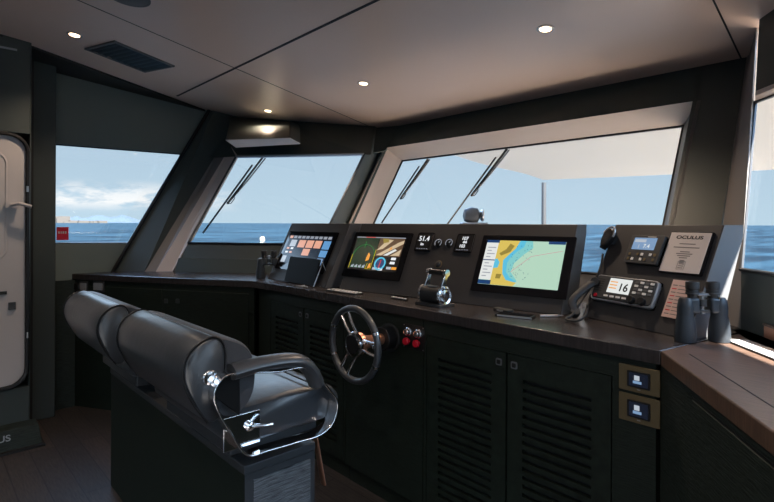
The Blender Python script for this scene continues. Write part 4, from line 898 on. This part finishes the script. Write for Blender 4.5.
# ------------------------------------------------------------------ ceiling fittings
def cframe(px, py, xd=(1, 0, 0)):
    p = hc(px, py); x = V(xd); x = (x-CN*x.dot(CN)).normalized(); y = (-CN).cross(x)
    return M(((x.x, y.x, -CN.x, p.x), (x.y, y.y, -CN.y, p.y), (x.z, y.z, -CN.z, p.z), (0, 0, 0, 1)))
proto = None
for px, py, lab, e in ((74.5, 34.5, 'round warm downlight in the ceiling beside the square vent', 6), (268, 110.5, 'round warm downlight in front of the boxed casing at the window corner', 7), (363.5, 83, 'round warm downlight over the middle of the helm', 9), (545.5, 28.5, 'round white downlight nearest the top edge, over the right console', 10)):
    Fc = cframe(px, py)
    if proto is None:
        t = proto = thing('ceiling_downlight', lab, 'light', Fc, 'recessed ceiling downlights')
        MB().lathe([(.034, 0), (.046, .001), (.046, .004), (.038, .006), (.034, .004)]).build('trim_ring', Mt['silver'], t); MB().cyl((0, 0, .003), (0, 0, .0065), .030, seg=24).build('lamp_lens', E['lamp'], t)
    else:
        t = dup(proto); t.matrix_world = Fc; t['label'] = lab
    ld = bpy.data.lights.new('spot', 'SPOT'); lo_ = bpy.data.objects.new('downlight_lamp', ld); COL.objects.link(lo_); ld.energy = e*(2 if px != 268 else 1.0); ld.color = (1, .76, .56); ld.spot_size = math.radians(120); ld.spot_blend = .8; ld.shadow_soft_size = .03
    p = hc(px, py); lo_.location = p-CN*.02
for x, y in ((-1.15, .25), (-2.6, -.3), (-.1, .55), (-1.0, -1.3)):  # added downlights out of view, fill for seats and cabinets
    ld = bpy.data.lights.new('spot', 'SPOT'); lo_ = bpy.data.objects.new('downlight_lamp', ld); COL.objects.link(lo_); ld.energy = 12; ld.color = (1, .86, .74); ld.spot_size = math.radians(125); ld.spot_blend = .8; ld.shadow_soft_size = .05
    lo_.location = (x, y, ch(y)-.03)
    t = dup(proto); t.matrix_world = M.Translation((x, y, ch(y)-.001)) @ M.Rotation(PI, 4, 'X'); t['label'] = 'added round ceiling downlight out of view, fill for the seats and cabinets'
# vent
vc = hc(131, 57); corners = [hc(*c) for c in ((110, 39), (171, 64.5), (152, 75), (94, 52))]
xd = (corners[1]-corners[0]).normalized(); Fc = cframe(131, 57, xd); iv = Fc.inverted(); L = [iv @ c for c in corners]
w_ = (abs(L[1].x-L[0].x)+abs(L[2].x-L[3].x))/4; h_ = (abs(L[3].y-L[0].y)+abs(L[2].y-L[1].y))/4
t = thing('ceiling_vent', 'black rectangular slatted air vent in the ceiling at upper left', 'vent', Fc)
q = MB(); q.box(-w_, w_, -h_, -h_+.02, 0, .012); q.box(-w_, w_, h_-.02, h_, 0, .012); q.box(-w_, -w_+.02, -h_, h_, 0, .012); q.box(w_-.02, w_, -h_, h_, 0, .012); q.build('vent_frame', Mt['grey'], t, bevel=.002)
MB().box(-w_+.02, w_-.02, -h_+.02, h_-.02, 0, .002).build('backing', Mt['dark'], t)
for k in range(9):
    x = -w_+.04+(2*w_-.08)*k/8; MB().hull([(x-.008, -h_+.02, .002), (x-.004, -h_+.02, .002), (x-.004, h_-.02, .002), (x-.008, h_-.02, .002)], [(x+.006, -h_+.02, .011), (x+.010, -h_+.02, .011), (x+.010, h_-.02, .011), (x+.006, h_-.02, .011)]).build('slat', Mt['dgrey'], t)
Fc = cframe(128, -4); t = thing('ceiling_speaker', 'round grey-blue ceiling speaker cut by the top edge', 'speaker', Fc)
MB().lathe([(.10, 0), (.10, .006), (.09, .012), (.001, .014)], seg=40).build('grille', Mt['podside'], t); MB().lathe([(.10, 0), (.112, .002), (.112, .006), (.10, .008)], seg=40).build('rim', Mt['grey'], t)

# ------------------------------------------------------------------ light: sky, sun
wd = bpy.data.worlds.new('sky'); S.world = wd; wd.use_nodes = True; nt = wd.node_tree; nt.nodes.clear()
N_ = nt.nodes.new; Lk = nt.links.new
out = N_('ShaderNodeOutputWorld'); bg = N_('ShaderNodeBackground'); tc = N_('ShaderNodeTexCoord'); sx = N_('ShaderNodeSeparateXYZ')
Lk(tc.outputs['Generated'], sx.inputs[0])
cr = N_('ShaderNodeValToRGB'); els = cr.color_ramp.elements
for p, c in ((0, (190, 212, 226)), (.05, (186, 214, 232)), (.11, (150, 196, 228)), (.17, (120, 174, 216)), (.5, (86, 136, 190)), (1, (60, 105, 165))):
    el = els[0] if p == 0 else (els[1] if p == 1 else els.new(p)); el.color = (*lin(c), 1); el.position = p
Lk(sx.outputs['Z'], cr.inputs['Fac'])
# cloud bank low over the coast
mp = N_('ShaderNodeMapping'); mp.inputs['Scale'].default_value = (9, 9, 34); nz = N_('ShaderNodeTexNoise'); nz.inputs['Scale'].default_value = 1.6; nz.inputs['Detail'].default_value = 7; nz.inputs['Roughness'].default_value = .6
Lk(tc.outputs['Generated'], mp.inputs['Vector']); Lk(mp.outputs['Vector'], nz.inputs['Vector'])
cc = N_('ShaderNodeValToRGB'); cc.color_ramp.elements[0].position = .42; cc.color_ramp.elements[1].position = .54; Lk(nz.outputs['Fac'], cc.inputs['Fac'])
band = N_('ShaderNodeValToRGB'); be = band.color_ramp.elements; be[0].position = .018; be[0].color = (0, 0, 0, 1); be[1].position = .036; be[1].color = (1, 1, 1, 1); x = be.new(.052); x.color = (.8, .8, .8, 1); x = be.new(.075); x.color = (0, 0, 0, 1)
Lk(sx.outputs['Z'], band.inputs['Fac'])
dcl = far(85, 1, 0).normalized(); dt = N_('ShaderNodeVectorMath'); dt.operation = 'DOT_PRODUCT'; dt.inputs[1].default_value = dcl; Lk(tc.outputs['Generated'], dt.inputs[0])
az = N_('ShaderNodeMapRange'); az.inputs['From Min'].default_value = .965; az.inputs['From Max'].default_value = .99; Lk(dt.outputs['Value'], az.inputs['Value'])
m1 = N_('ShaderNodeMath'); m1.operation = 'MULTIPLY'; Lk(cc.outputs['Color'], m1.inputs[0]); Lk(band.outputs['Color'], m1.inputs[1])
m2 = N_('ShaderNodeMath'); m2.operation = 'MULTIPLY'; Lk(m1.outputs[0], m2.inputs[0]); Lk(az.outputs[0], m2.inputs[1])
mx = N_('ShaderNodeMixRGB'); mx.inputs[2].default_value = (*lin((250, 247, 245)), 1); Lk(m2.outputs[0], mx.inputs[0]); Lk(cr.outputs['Color'], mx.inputs[1])
Lk(mx.outputs[0], bg.inputs['Color']); mr = N_('ShaderNodeMapRange'); mr.inputs['From Min'].default_value = .22; mr.inputs['From Max'].default_value = .45; mr.inputs['To Min'].default_value = .42; mr.inputs['To Max'].default_value = 5; Lk(sx.outputs['Z'], mr.inputs['Value']); Lk(mr.outputs[0], bg.inputs['Strength']); Lk(bg.outputs[0], out.inputs[0])
sd = bpy.data.lights.new('sun', 'SUN'); so = bpy.data.objects.new('sun', sd); COL.objects.link(so); sd.energy = 15; sd.angle = math.radians(.8); sd.color = (1, .93, .84)
SUN = V((.68, -.15, .72)); so.rotation_euler = SUN.to_track_quat('Z', 'Y').to_euler()

S.view_settings.view_transform = 'Standard'; S.view_settings.look = 'None'; S.view_settings.gamma = 1; S.view_settings.exposure = 1.45
S.cycles.use_denoising = True; S.cycles.max_bounces = 10; S.cycles.diffuse_bounces = 6; S.cycles.transparent_max_bounces = 12; S.cycles.caustics_reflective = False; S.cycles.caustics_refractive = False
S.cycles.sample_clamp_indirect = 6
